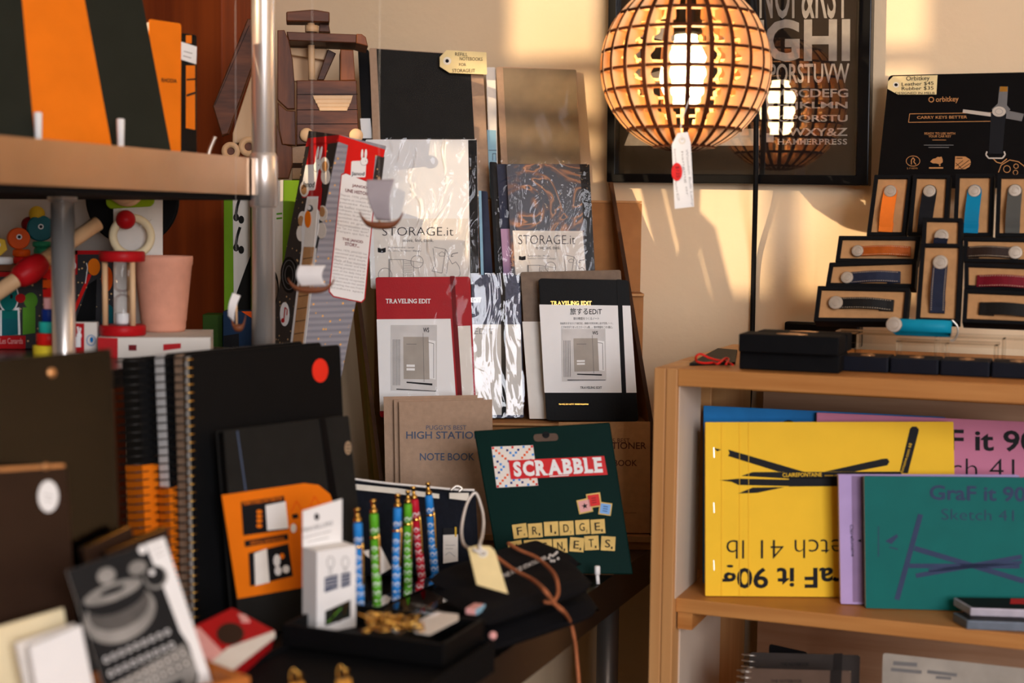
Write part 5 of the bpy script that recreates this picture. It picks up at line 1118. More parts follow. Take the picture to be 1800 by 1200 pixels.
# white and red carton carrying the timer and the pot
wb = PL(onm(285, d=1.70), 10, 0); wz = P(285, 594, 1.70).z
def vb2(label, x0, x1, ytop, d, zb, dep, mat, deco=None, yaw=10, name='toy_carton', grp=None):
    zb += .0004; p = P((x0+x1)/2, 600, d); p.z = zb; pl = PL(p, yaw, 0); return vbox(name, label, 'carton', pl, x0, x1, ytop, zb, dep, mat, deco, grp), pl
def dw(b, pl): b.use('red').pic(pl, [(172, 593), (207, 594), (207, 640), (172, 640)], .0005); b.pic(pl, [(287, 605), (318, 603), (318, 612), (287, 616)], .0005); b.use('dark_red').pic(pl, [(226, 606), (240, 606), (240, 616), (226, 616)], .0005)
vb2('white and red flat toy carton under the sand timer and the clay pot', 172, 370, 593, 1.685, M_Z, .13, 'white_card', dw)
ctz = P(270, 593, 1.685).z+.0002
def dj(b, pl):
    b.use('red').pic(pl, [(120, 568), (148, 568), (148, 620), (120, 620)], .0005); b.use('white').pic(pl, [(129, 592), (142, 592), (142, 610), (129, 610)], .0009).disc(pl, 139, 590, 4.5, 6, .0013); b.pic(pl, [(135, 574), (138, 574), (139, 586), (137, 586)], .0009); b.pic(pl, [(140, 575), (143, 577), (141, 587), (139, 587)], .0009)
    b.use('blue').circ(pl, 160, 598, 7.5, 1.3, .0009, 9).disc(pl, 161, 597, 3, 5, .0009)
vb2('small white and red toy carton with bird emblem left of the sand timer', 118, 170, 566, 1.70, M_Z, .012, 'white_card', dj, 4)
# sand timer
tc = onm(216, d=1.712, z=ctz+.0001); tr = 40/F*1.712
t = thing('sand_timer', 'wooden sand timer with red round ends standing before the clay pot', 'sand timer', tc)
zz0, zz1 = ctz+.0001, P(214, 441, 1.712).z
MB('red').lathe(tc, Z, [(tr*.95, 0), (tr, .0015), (tr, .0105), (tr*.95, .012)], 36).build('base', t)
MB('red').lathe(Vector((tc.x, tc.y, zz1-.012)), Z, [(tr*.93, 0), (tr*.98, .0015), (tr*.98, .0105), (tr*.93, .012)], 36).build('top', t)
for an in (200, 320, 80):
    p = tc+Vector((math.cos(R_(an)), math.sin(R_(an)), 0))*tr*.74; MB('beech').cyl(p+Z*.012, Vector((p.x, p.y, zz1-.012)), .0033, 14).build('rod', t)
H_ = zz1-zz0-.024; rg = .0105
MB('glass').lathe(tc+Z*.0121, Z, [(rg*.9, 0), (rg, .004), (rg, H_*.42), (rg*.5, H_*.48), (rg*.18, H_*.5), (rg*.5, H_*.52), (rg, H_*.58), (rg, H_-.004), (rg*.9, H_-.0002)], 24).build('glass_bulb', t)
MB('white').lathe(tc+Z*.0125, Z, [(rg*.8, 0), (rg*.85, .003), (rg*.85, .012), (rg*.3, .014)], 20).build('sand', t)
# clay pot
pc_ = onm(288, d=1.785, z=ctz+.0001); k = 1.785/F; hz = P(288, 449, 1.785).z-pc_.z
t = tag(MB('terracotta').lathe(pc_, Z, [(36*k, 0), (38*k, .004), (38.5*k, .012), (39.5*k, .013), (40*k, .018), (49*k, hz-.012), (50.5*k, hz-.010), (51*k, hz-.003), (50.5*k, hz), (47*k, hz), (45*k, hz-.01), (36*k, .006), (2*k, .006)], 48, True, cap=True).build('clay_pot', loc=pc_), 'pale terracotta ribbed pot standing behind the red sand timer', 'pot')
# ring toy on its white card
cp = PL(onm(243, d=1.835), 0, 0)
t = thing('ring_rattle', 'wooden ring rattle with red ball on a white and green card', 'toy', cp.p(243, 470)); 
a = cp.uv(199, 300); MB('paper').slab(cp, cp.q([(199, 250), (285, 250), (286, 600), (200, 600)]), -.002, 0, .002).build('backing_card', t)
hp = cp.shift(.004); MB('lime').slab(hp, hp.q([(185, 300), (272, 300), (271, 356), (265, 363), (193, 367), (186, 360)]), -.003, 0, .003, .001).build('card_header', t)
for i in range(4): MB('beech').torus(hp.p(212-6*i+12, 338-4*i, .010+.004*i), Vector((.15, -1, .5)), .016, .0032, 26, 8).build('wooden_ring', t)
MB('ring_cream' if 'ring_cream' in MAT else 'cream').torus(hp.p(232, 415, .016), Vector((.3, -1, .05)), .0225, .0050, 34, 12).build('cream_ring', t)
MB('red').ball(hp.p(221, 386, .022), .0118).build('ball', t)
MB('cord_white').tube([hp.p(246, 398, .014), hp.p(262, 390, .006), hp.p(267, 386, -.003)], .0006, 6).build('tie', t)
# black round disc behind
dp = PL(P(233, 350, 1.852), 0, 0); zc_ = dp.p(233, 350)
M_Z += .0004; dz = zc_.z-M_Z
tag(MB('black').lathe(Vector((zc_.x, zc_.y, M_Z+.0588)), Vector((0, -1, 0)), [(.056, -.003), (.0583, -.002), (.0583, .002), (.056, .003)], 48).build('black_disc', loc=Vector((zc_.x, zc_.y, M_Z))) if dz < .058 else MB('black').lathe(Vector((zc_.x, zc_.y, zc_.z)), Vector((0, -1, 0)), [(.056, -.003), (.0583, -.002), (.0583, .002), (.056, .003)], 48).box((zc_.x-.003, zc_.y-.002, M_Z), (.006, 0, 0), (0, .004, 0), (0, 0, dz-.05)).build('black_disc', loc=Vector((zc_.x, zc_.y, M_Z))), 'large black round disc standing behind the ring rattle card', 'disc')
# stacking tower
sp = onm(66, d=1.66); k = 1.66/F
t = thing('stacking_tower', 'stacking ring tower in pink, navy, turquoise, red and yellow', 'toy', sp)
z_ = M_Z+.0004
for r_, h_, m in ((28, 24, 'yellow'), (22, 21, 'bright_red'), (17.5, 20, 'turquoise'), (12.5, 22, 'royal'), (9, 20, 'pale_pink')):
    MB(m).lathe(Vector((sp.x+.013, sp.y, z_)), Z, [(r_*k*.93, 0), (r_*k, .001), (r_*k, h_*k-.001), (r_*k*.93, h_*k)], 32).build('ring', t); z_ += h_*k
# dark dotted cartons at the back
def db(b, pl):
    b.use('red').pic(pl, [(110, 440), (176, 440), (176, 447), (110, 447)], .0005).pic(pl, [(110, 440), (136, 440), (136, 482), (110, 490)], .0005)
    b.use('white').disc(pl, 131, 467, 3, 6, .0009).line(pl, (130, 453), (131, 463), 2, .0009)
    b.use('orange').disc(pl, 165, 469, 11, 15, .0009).use('white').poly(pl, [(150, 498), (154, 470), (152, 462)], 1.5, .0009)
    b.use('bright_red').line(pl, (128, 552), (158, 482), 6, .0008).use('deep_orange').disc(pl, 188, 490, 10, 22, .0009); b.use('teal_toy').disc(pl, 190, 560, 12, 25, .0009)
    b.use('black').pic(pl, [(155, 500), (170, 490), (168, 562), (132, 566)], .0007)
vb2('dark dotted toy carton with red border behind the steel post', 112, 235, 440, 1.842, M_Z, .015, 'galaxy', db, 0)
def db2(b, pl):
    b.use('red').pic(pl, [(-40, 478), (112, 478), (112, 486), (-40, 486)], .0005).pic(pl, [(-40, 590), (45, 590), (45, 640), (-40, 640)], .0005)
    b.use('white'); b.disc(pl, 15, 522, 18, 28, .0006).pic(pl, [(0, 545), (34, 540), (36, 588), (0, 590)], .0006)
    b.use('teal').disc(pl, 15, 522, 16, 25, .0009).pic(pl, [(3, 545), (31, 545), (32, 588), (3, 590)], .0009); b.use('teal_toy').pic(pl, [(3, 560), (31, 560), (32, 588), (3, 590)], .0011); b.use('red').disc(pl, 36, 524, 9, 8, .0011).use('ink').disc(pl, 20, 521, 2.5, 4, .0013)
    b.use('leaf_green').disc(pl, 54, 528, 12, 14, .0009).pic(pl, [(40, 540), (62, 540), (62, 585), (40, 588)], .0008)
    b.use('pale_pink').htext(pl, 'Les Canards', 0, 40, 604, 594, .0009)
vb2('dark dotted toy carton with printed stacking ducks at far left', -40, 112, 478, 1.78, M_Z, .09, 'galaxy', db2, 4)
# shelf of little wooden ducks on top of that carton
topz = P(36, 478, 1.78).z+.0003
rv = PL(P(40, 478, 1.80), 4, 0)
t = thing('wooden_riser', 'small brown wooden board under the toy ducks', 'board', Vector((P(30, 470, 1.82).x, P(30, 470, 1.82).y, topz)))
pz = P(20, 465, 1.80); o_ = P(-40, 475, 1.80); o_.z = topz
MB('hull').box(o_, (P(62, 475, 1.80)-P(-40, 475, 1.80)).x*Vector((1, 0, 0)), (0, .06, 0), (0, 0, pz.z-topz)).build('board', t)
dz_ = pz.z+.0002
def duck(label, x, d, parts, grp='stacking toy ducks'):
    k = d/F; p = P(x, 465, d); p.z = dz_
    t = thing('toy_duck', label, 'toy', p, grp)
    for kind, m, dx, y0, y1, r_ in parts:
        z0 = P(x, y0, d).z; z1 = P(x, y1, d).z; z1 = max(z1, dz_); c = Vector((p.x+dx*k, p.y, z1))
        if kind == 'd': MB(m).lathe(c, Z, [(r_*k*.85, 0), (r_*k, (z0-z1)*.2), (r_*k, (z0-z1)*.8), (r_*k*.85, z0-z1)], 26).build('ring', t)
        elif kind == 'h': h_ = MB(m).lathe(Vector((c.x-.005, c.y, (z0+z1)/2)), Vector((.45, -.9, 0)), [((z0-z1)/2*.92, -.007), ((z0-z1)/2, -.005), ((z0-z1)/2, .005), ((z0-z1)/2*.92, .007)], 6 if r_ == 6 else 28, r_ != 6).build('head', t); e = MB('white').lathe(Vector((c.x-.005, c.y, (z0+z1)/2+.002))+Vector((.45, -.9, 0))*.0072, Vector((.45, -.9, 0)), [(.0034, 0), (.0034, .0004)], 14).use('ink').lathe(Vector((c.x-.005, c.y, (z0+z1)/2+.002))+Vector((.45, -.9, 0))*.0077, Vector((.45, -.9, 0)), [(.002, 0), (.002, .0004)], 12).build('eye', t)
        elif kind == 'b': MB(m).ball(Vector((c.x, c.y, (z0+z1)/2)), (z0-z1)/2, Z, 1).build('beak', t)
M('duck_yellow', '#d9b02e', .5)
duck('yellow six-sided toy duck head on a white ring, leftmost on the little board', 2, 1.80, (('d', 'white', 0, 451, 466, 20), ('h', 'duck_yellow', 0, 415, 451, 6)))
duck('orange-red toy duck on two orange rings on the little board', 38, 1.83, (('d', 'bright_red', 0, 451, 464, 14), ('d', 'deep_orange', 0, 438, 451, 15), ('h', 'deep_orange', 2, 400, 438, 28), ('b', 'dark_red', -15, 414, 428, 0)))
duck('dark teal toy duck on green rings, with yellow and red pieces behind', 74, 1.85, (('d', 'mint_green', 0, 434, 464, 14), ('d', 'mint_green', 0, 424, 434, 16), ('h', 'teal_toy', 4, 378, 424, 28), ('b', 'duck_yellow', -8, 362, 390, 0), ('b', 'dark_red', -22, 381, 408, 0)))
# diagonal wooden stick with red bead
ps = [P(-30, 532, 1.66), P(172, 392, 1.75)]; dv = (ps[1]-ps[0])
b = MB('beech').cyl(ps[0], ps[1], .0088, 18); t = thing('toy_mallet', 'long pale wooden stick with red barrel bead lying diagonally', 'toy', ps[0]); b.build('stick', t)
c0 = ps[0]+dv*((25+30)/202); c1 = ps[0]+dv*((75+30)/202); L2 = (c1-c0).length; MB('red').lathe(c0, dv, [(.0092, 0), (.0125, L2*.12), (.0150, L2*.4), (.0150, L2*.6), (.0125, L2*.88), (.0092, L2)], 26).build('bead', t)
# red notched wheel piece
g = PL(P(84, 485, 1.70), 40, 0); c = P(84, 485, 1.745)
t = thing('gear_block', 'red and orange notched wooden block right of the red bead', 'toy', onm(84, d=1.70))
b = MB('deep_orange'); 
for i, m in enumerate(('bright_red', 'deep_orange', 'bright_red', 'deep_orange', 'bright_red')): b.use(m).box(c+Vector((-.006, 0, .019-.011*i)), (.016, 0, 0), (0, .012, 0), (0, 0, .0095))
b.box(Vector((c.x-.002, c.y+.002, M_Z+.0004)), (.008, 0, 0), (0, .008, 0), (0, 0, c.z-M_Z+.0255)); b.build('block', t)
# ================================================================== foreground on the steel table
M('band_orange', '#e8760f', .55, 0, .06, 20); M('folder_brown', '#3a2e24', .25, 0, .2, 12, .05, 40, .5); M('pouch_brown', '#33231a', .3, 0, .2, 12); M('sticker_red', '#e0301e', .5)
M('page_dark', '#c9c3bb', .7)
def fpl(px, py, yaw=45, lean=8): return PL(onz(px, py, TZ+.0003), yaw, lean)
# ---- row of black spiral notebooks, spines towards the photo's left
N1 = fpl(622, 1064, 45, 6)
qf = [(332, 626), (598, 605), (618, 1066), (345, 1192)]
def bottomed_old(pl, q):
    """let the two lower corners of q run down to the table"""
    out = list(q[:2])
    for a, c in ((q[1], q[2]), (q[0], q[3])):
        u0, v0 = pl.uv(*a); u1, v1 = pl.uv(*c); k_ = (0-v0)/(v1-v0); out.append(pix(pl.w((u0+(u1-u0)*k_, 0))))
    return out
def spiralbook(label, pl, q, thick, cover, pages, wire='iron', belt=None, sticker=None, nring=34, rr_=.0052, grp='black spiral notebooks standing in a row'):
    q = bottomed(pl, q, thick+.0015, TZ); pts = pl.q(q); c = quadpx(q, .5, 0)
    t = thing('spiral_notebook', label, 'notebook', pl.w(pl.uv(*c), -thick/2), grp)
    MB(cover).slab(pl, pts, -.0012, 0, .005, .0003).build('cover', t)
    pp = pts if area2(pts) > 0 else pts[::-1]
    MB(pages).slab(pl, inset(pp, .0002), -thick+.0012, -.0012, .004).build('pages', t); MB(cover).slab(pl, pts, -thick, -thick+.0012, .005, .0003).build('back_cover', t)
    b = MB(wire)
    for i in range(nring):
        p = quadpx(q, 0, (i+.6)/nring); uv = pl.uv(*p); ce = pl.w((uv[0]+.002, uv[1]), -thick/2)
        b.torus(ce, pl.v, thick/2+.0006, .0008, 16, 6)
    b.build('spiral_wire', t)
    if belt:
        a, z_ = belt; u0 = pl.uv(*quadpx(q, 0, a)); u1 = pl.uv(*quadpx(q, 0, z_))
        MB('band_orange').slab(pl, [(u0[0]-.0012, u0[1]), (u0[0]+.06, u0[1]), (u1[0]+.06, u1[1]), (u1[0]-.0012, u1[1])], -thick-.0004, .0004).build('paper_band', t)
    if sticker: MB('sticker_red').disc(pl, *sticker, 14, 21, .0006).build('price_sticker', t)
    return t
def leftof(q, dx, dy, pl, drop=0): return [(q[0][0]+dx, q[0][1]+dy), (q[1][0]+dx, q[1][1]+dy), (q[2][0]+dx, q[2][1]), (q[3][0]+dx, q[3][1])]
spiralbook('large black spiral notebook in front of the row with round red price sticker', N1, qf, .009, 'black', 'page_dark', 'gold', sticker=(563, 651))
N2 = N1.shift(-.0128); q2 = [(322, 622), (565, 601), (580, 1070), (338, 1180)]
spiralbook('black spiral notebook second in the row with beige page edges', N2, q2, .0185, 'black', 'kraft_grey', 'iron')
N3 = N1.shift(-.0355); q3 = [(289, 622), (532, 599), (545, 1070), (312, 1180)]
spiralbook('black spiral notebook third in the row with white page edges', N3, q3, .0205, 'black', 'white', 'iron', (.02, .52))
N4 = N1.shift(-.0605); q4 = [(243, 628), (480, 606), (500, 1070), (268, 1180)]
spiralbook('dark spiral notebook last in the row beside the brown plastic folder', N4, q4, .033, 'black', 'off_black', 'iron', (.02, .60))
# ---- black notebook with the orange belly band
NB = N1.shift(.036)
qb = [(393, 757), (613, 730), (650, 1075), (425, 1160)]
qb = bottomed(NB, qb, .0145, TZ); CLAMP[0] = CLAMP_V[0]; pts = NB.q(qb); c = quadpx(qb, .5, 0)
t = thing('notebook', 'black notebook with printed orange paper band and elastic, in front of the spiral notebooks', 'notebook', NB.w(NB.uv(*c), -.008))
b = MB('off_black').slab(NB, pts, -.0015, 0, .003, .0004); b.use('ink_blue').line(NB, (417, 757), (432, 862), 2.4, .0005); b.build('cover', t)
MB('black').slab(NB, inset(pts if area2(pts) > 0 else pts[::-1], .0015), -.013, -.0015).build('pages', t); MB('off_black').slab(NB, pts, -.0145, -.013, .003, .0004).build('back_cover', t)
MB('black_gloss').slab(NB, NB.q([(562, 735), (572, 734), (606, 960), (640, 1085), (628, 1088), (592, 960)], .0012), .0003, .0011).build('elastic_band', t)
MB('silver').disc(NB, 612, 787, 6, 12, .0008).use('ink').line(NB, (609, 782), (616, 782), 1.4, .001).line(NB, (609, 788), (616, 788), 1.4, .001).line(NB, (610, 794), (615, 794), 1.4, .001).build('round_sticker', t)
b = MB('band_orange').slab(NB, NB.q([(390, 870), (535, 849), (560, 852), (580, 868), (592, 900), (601, 950), (606, 1000), (604, 1020), (418, 1052)], .0012), .0003, .0012)
o_ = .0016
b.use('ink').pic(NB, [(424, 882), (499, 871), (507, 930), (428, 941)], o_); b.use('white').pic(NB, [(467, 888), (502, 881), (507, 928), (470, 932)], o_+.0004); b.use('band_orange'); [b.disc(NB, 456, y, 5, 3.5, o_+.0004) for y in (899, 907, 915, 924)]
b.text(NB, 'REMOVABLE NOTEBOOK', (428, 888), (497, 878), (427, 882), o_+.0004, .01); b.use('ink').pic(NB, [(430, 950), (506, 938), (507, 948), (431, 961)], o_); b.use('band_orange').text(NB, 'VERTICAL PERFORATION', (440, 957), (500, 948), (439, 952), o_+.0004, .01)
b.use('ink').pic(NB, [(437, 972), (507, 955), (515, 1012), (440, 1030)], o_); b.use('paper').pic(NB, [(447, 972), (469, 964), (474, 1023), (449, 1029)], o_+.0004); b.use('white').disc(NB, 487, 985, 6, 11, o_+.0004).disc(NB, 489, 1003, 6, 8, o_+.0004).disc(NB, 503, 1000, 6, 7, o_+.0004); b.use('orange').disc(NB, 496, 977, 4, 5, o_+.0006)
b.use('deep_orange').poly(NB, [(512, 900), (521, 880), (530, 895)], 1.6, o_).poly(NB, [(545, 890), (553, 872), (562, 886)], 1.6, o_); b.use('leaf_green').pic(NB, [(594, 937), (600, 937), (601, 950), (595, 950)], o_)
b.use('ink').line(NB, (514, 908), (524, 906), 8, o_).use('white').disc(NB, 516, 928, 5, 8, o_)
b.build('paper_band', t)
CLAMP[0] = None
# ---- smoky brown plastic folder and pouch at the far left
FP = fpl(214, 1240, 45, 7)
t = thing('plastic_folder', 'large smoky brown plastic folder with press stud, standing at left', 'folder', FP.w(FP.uv(120, 1240), -.01))
qF = bottomed(FP, thick=.022, zs=TZ, q=[(-130, 645), (196, 612), (222, 1240), (-90, 1300)]); pts = FP.q(qF); pp = pts if area2(pts) > 0 else pts[::-1]
MB('smoky').slab(FP, pts, -.0008, 0, .008).build('front_sheet', t); MB('folder_brown').slab(FP, inset(pp, .001), -.022, -.020, .008).build('back_sheet', t)
n_ = len(pp); MB('nb_brown').slab(FP, [FP.uv(-130, 648), FP.uv(190, 614), FP.uv(192, 622), FP.uv(-130, 656)], -.020, -.0008).build('top_edge', t)
MB('folder_brown').ring(FP, pp, inset(pp, .003), -.020, -.0008).build('gusset', t)
MB('copper_print').lathe(FP.p(90, 655, .0005), FP.n, [(.004, 0), (.0045, .001), (.0035, .002), (.001, .0024)], 20).build('press_stud', t)
MB('nb_brown').slab(FP.shift(-.006), FP.q([(-120, 760), (170, 715), (180, 740), (-120, 800)], -.006), -.001, 0).use('dark_olive').slab(FP.shift(-.006), FP.q([(100, 830), (186, 815), (196, 930), (110, 960)], -.006), -.001, 0).build('paper_insert', t)
PP = fpl(128, 1290, 45, 7)
qP = bottomed(PP, thick=.012, zs=TZ, q=[(-130, 835), (118, 816), (150, 1290), (-100, 1330)]); pts = PP.q(qP)
t = thing('plastic_pouch', 'smaller dark brown plastic pouch with white oval sticker at far left', 'pouch', PP.w(PP.uv(40, 1300), -.006))
MB('pouch_brown').slab(PP, pts, -.012, 0, .006, .0015).build('pouch_body', t); MB('copper_print').slab(PP, PP.q([(-130, 829), (112, 815), (114, 821), (-130, 837)]), -.0118, .0006).build('top_edge', t)
MB('white').disc(PP, 85, 872, 18, 28, .0007).use('ink_light').line(PP, (76, 868), (94, 872), 1.5, .0010).line(PP, (78, 878), (92, 881), 1.5, .0010).build('oval_sticker', t)
MB('copper_print').lathe(PP.p(80, 820, .001), PP.n, [(.003, 0), (.0032, .0008), (.001, .0016)], 16).build('press_stud', t)
# ---- low wooden tray with cards near the camera
def tp3(px, py, z): return onz(px, py, z)
wt = tp3(374, 1178, .935); a_ = tp3(318, 1196, .955)
u_, v_ = Vector((-.707, -.707, 0)), Vector((-.707, .707, 0))
t = thing('wooden_tray', 'orange-brown wooden tray holding the photo card and white cards at bottom left', 'tray', Vector((wt.x-.12, wt.y-.06, TZ)))
oo = Vector((wt.x, wt.y, TZ+.0002))-u_*.014-v_*.034; Lu, Lv = .25, .098
b = MB('tray_wood').box(oo, u_*Lu, v_*Lv, Z*.010); b.build('base', t, bevel=.002)
for nm, o1, a1, b1 in (('rim', oo, u_*Lu, v_*.010), ('rim', oo+v_*(Lv-.01), u_*Lu, v_*.010), ('rim', oo+v_*.01, u_*.010, v_*(Lv-.02)), ('rim', oo+u_*(Lu-.01)+v_*.01, u_*.010, v_*(Lv-.02))):
    MB('tray_wood').box(o1+Z*.010, a1, b1, Z*.045).build(nm, t, bevel=.002)
TB = TZ+.0105
def tpl(px, py, d, yaw=45, lean=14): return PLd(px, py, d, yaw, lean)
# typewriter card
TW = tpl(230, 1080, 1.178, 45, 14)
qt = [(118, 1003), (289, 944), (372, 1195), (205, 1275)]
def down(pl, q, z):                                    # extend the lower corners to height z
    out = list(q[:2])
    for a, c in ((q[1], q[2]), (q[0], q[3])):
        A, B = pl.p(*a), pl.p(*c); k_ = (z-A.z)/(B.z-A.z); out.append(pix(A+(B-A)*k_))
    return out
qd = bottomed(TW, qt, .0015, TB)
t = thing('photo_card', 'tilted greeting card with black and white typewriter photo and white edge', 'card', TW.p(*quadpx(qd, .5, 0)))
M('pic_dark', '#1f1f20', .6, 0, .1, 20); M('pic_grey', '#8d8a85', .6, 0, .25, 40); M('pic_mid', '#55524f', .6, 0, .2, 40)
pts = TW.q(qd); b = MB('white').slab(TW, pts, -.0015, 0, 0, .0002)
S = lambda s, t_: quadpx(qt, s, 1-t_)
PG = lambda L, m, o=.0006: b.use(m).pic(TW, [S(*p) for p in L], o)
PG([(.0, .0), (.80, .0), (.84, .3), (.86, .62), (.90, .72), (.90, .93), (.84, 1), (.0, 1)], 'pic_dark')
el = lambda cx, cy, rx, ry, m, o, a0=0, a1=24: b.use(m).pic(TW, [S(cx+rx*math.cos(i*math.pi/12), cy+ry*math.sin(i*math.pi/12)) for i in range(a0, a1)], o)
el(.36, .37, .36, .17, 'pic_grey', .0009); el(.37, .33, .31, .13, 'pic_mid', .0012); el(.37, .27, .30, .085, 'pic_dark', .0015); el(.36, .22, .30, .055, 'pic_grey', .0018); el(.36, .21, .13, .022, 'pic_dark', .0021)
el(.35, .11, .09, .05, 'pic_grey', .0012); el(.66, .13, .09, .045, 'pic_grey', .0012); el(.80, .23, .115, .075, 'pic_grey', .0012); el(.80, .22, .095, .065, 'pic_dark', .0015); el(.78, .19, .025, .02, 'white', .0018); el(.76, .03, .04, .03, 'white', .0012)
PG([(.10, .76), (.86, .70), (.90, .80), (.90, .90), (.84, .97), (.06, .99)], 'pic_grey', .0008)
for j, (y, n_k) in enumerate(((.60, 9), (.69, 9), (.77, 10), (.84, 10))):
    for i in range(n_k): el(.10+.08*i, y-.012*i/9, .026, .019, 'white' if j < 2 else 'pic_dark', .0012); el(.10+.08*i, y-.012*i/9, .016, .011, 'pic_dark' if j < 2 else 'paper', .0015)
PG([(.36, .915), (.74, .905), (.74, .94), (.36, .95)], 'pic_dark', .0012)
b.use('ink'); 
b.build('card', t)
MB('white').slab(TW, TW.q([(258, 958), (284, 945), (296, 978), (269, 989)], .001), .0003, .001).use('ink_light').line(TW, (266, 964), (284, 955), 1.3, .0013).line(TW, (270, 972), (288, 963), 1.3, .0013).line(TW, (273, 980), (290, 971), 1.3, .0013).build('price_label', t)
# white note cards
for i, (q, m, lb, d) in enumerate((([(-60, 1118), (112, 1068), (150, 1290), (-20, 1300)], 'cream', 'cream card standing at the back of the bottom left tray', 1.148), ([(28, 1130), (132, 1095), (172, 1300), (66, 1310)], 'paper', 'off-white card in the middle of the bottom left tray', 1.137), ([(52, 1136), (143, 1098), (186, 1310), (84, 1330)], 'white', 'plain white card standing in front in the bottom left tray', 1.126))):
    pl = tpl(*quadpx(q, .5, .5), d, 45, 10); q = bottomed(pl, q, .004, TB); pts = pl.q(q); t = tag(MB(m).slab(pl, pts, -.004, 0, 0, .0004).build('note_card', loc=pl.p(*quadpx(q, .5, 0))), lb, 'card', 'note cards in the wooden tray')
# little dark notebooks with gilt edges behind the photo card
for i, (q, lb, off) in enumerate((([(146, 965), (232, 925), (262, 1110), (180, 1140)], 'small dark notebook with gilt top edge, left one behind the typewriter card', 0), ([(186, 972), (296, 927), (318, 1110), (240, 1150)], 'small dark brown notebook with gilt edge, right one behind the typewriter card', .016))):
    pl = tpl(232, 1000, 1.278-off, 45, 3); q = bottomed(pl, q, .010, TZ); pts = pl.q(q); t = thing('pocket_notebook', lb, 'notebook', pl.p(*quadpx(q, .5, 0)))
    MB('pouch_brown').slab(pl, pts, -.010, 0, .002, .0006).build('cover', t); a, c = pl.uv(*q[0]), pl.uv(*q[1]); MB('gold').slab(pl, [(a[0]+.002, a[1]-.0005), (c[0]-.002, c[1]-.0005), (c[0]-.002, c[1]+.0006), (a[0]+.002, a[1]+.0006)], -.009, -.001).build('gilt_edge', t)
# red wrapped pack
RP = onz(405, 1180, TZ+.02)
_q = [P(322, 1108, 1.30), P(408, 1066, 1.37), P(392, 1192, 1.24)]; _pl = FREE(_q[0], _q[2]-_q[0], _q[1]-_q[0]); q = [_pl.p(*a) for a in ((322, 1108), (408, 1066), (486, 1108), (392, 1192))]
t = thing('red_packet', 'red printed packet with dark round hole and white wrap between card and tray', 'packet', (q[0]+q[2])/2-Z*.04)
n_ = (q[1]-q[0]).cross(q[3]-q[0]).normalized(); n_ = n_ if n_.z > 0 else -n_
b = MB('red').hexa([p-n_*.02 for p in q], q); b.build('carton', t, bevel=.002)
RPl = FREE(q[0], q[3]-q[0], q[1]-q[0]); RPl = RPl if RPl.n.dot(n_) > 0 else FREE(q[0], q[1]-q[0], q[3]-q[0])
MB('pouch_brown').disc(RPl, 405, 1113, 24, 19, .0007).build('round_window', t)
MB('pale_pink').slab(RPl, RPl.q([(336, 1106), (350, 1102), (392, 1146), (372, 1162), (345, 1145)], .001), .0002, .001).use('paper').slab(RPl, RPl.q([(372, 1162), (400, 1138), (482, 1108), (484, 1118), (392, 1190)], .0014), .0002, .0014).use('pale_pink').slab(RPl, RPl.q([(418, 1078), (432, 1080), (440, 1092), (425, 1092)], .0012), .0002, .0012).build('wrapper', t)
tz_ = TZ+.0002; foot = [Vector((p.x, p.y, tz_)) for p in q]
for k_, (m, lb) in enumerate((('black_matte', 'dark box under the red packet, mostly hidden beside the black tray'),)):
    zt_ = min(p.z for p in q)-.022
    tag(MB(m).hexa([foot[0]+Z*0, foot[3], foot[2], foot[1]][::1], [Vector((p.x, p.y, zt_)) for p in (q[0], q[3], q[2], q[1])]).build('black_box', loc=foot[0]), lb, 'box')
# ---- black trays
lz = .911; rc = onz(871, 1125, lz); RR_, RD_ = rc.dot(ER), rc.dot(ED)
t = thing('black_box', 'lower flat black box under the black tray at the table edge', 'box', room(RR_-.12, RD_-.08, TZ))
MB('black_matte').rbox(RR_-.175, RR_, RD_-.20, RD_, TZ+.0004, lz-.004).build('box_body', t, bevel=.002)
b = MB('black_matte'); b.rbox(RR_-.175, RR_-.171, RD_-.20, RD_, lz-.004, lz).rbox(RR_-.004, RR_, RD_-.20, RD_, lz-.004, lz).rbox(RR_-.171, RR_-.004, RD_-.004, RD_, lz-.004, lz); b.build('lid_rim', t)
f0 = onz(780, 1171, lz); fR, fD = f0.dot(ER), f0.dot(ED); rgt = onz(858, 1118, lz); lft = onz(487, 1138, lz)
tw_, td_ = fR-lft.dot(ER), rgt.dot(ED)-fD-.012; tz0 = lz+.0002
t = thing('black_tray', 'upper open black tray holding the white clip box and a bag of gold clips', 'tray', room(fR-tw_/2, fD+td_/2, tz0))
MB('black').rbox(fR-tw_, fR, fD, fD+td_, tz0, tz0+.003).build('base', t)
for a in ((fR-tw_, fR, fD, fD+.004), (fR-tw_, fR, fD+td_-.004, fD+td_), (fR-tw_, fR-tw_+.004, fD+.004, fD+td_-.004), (fR-.004, fR, fD+.004, fD+td_-.004)): MB('black').rbox(*a, tz0+.003, tz0+.0195).build('rim', t, bevel=.0008)
tb = tz0+.0032
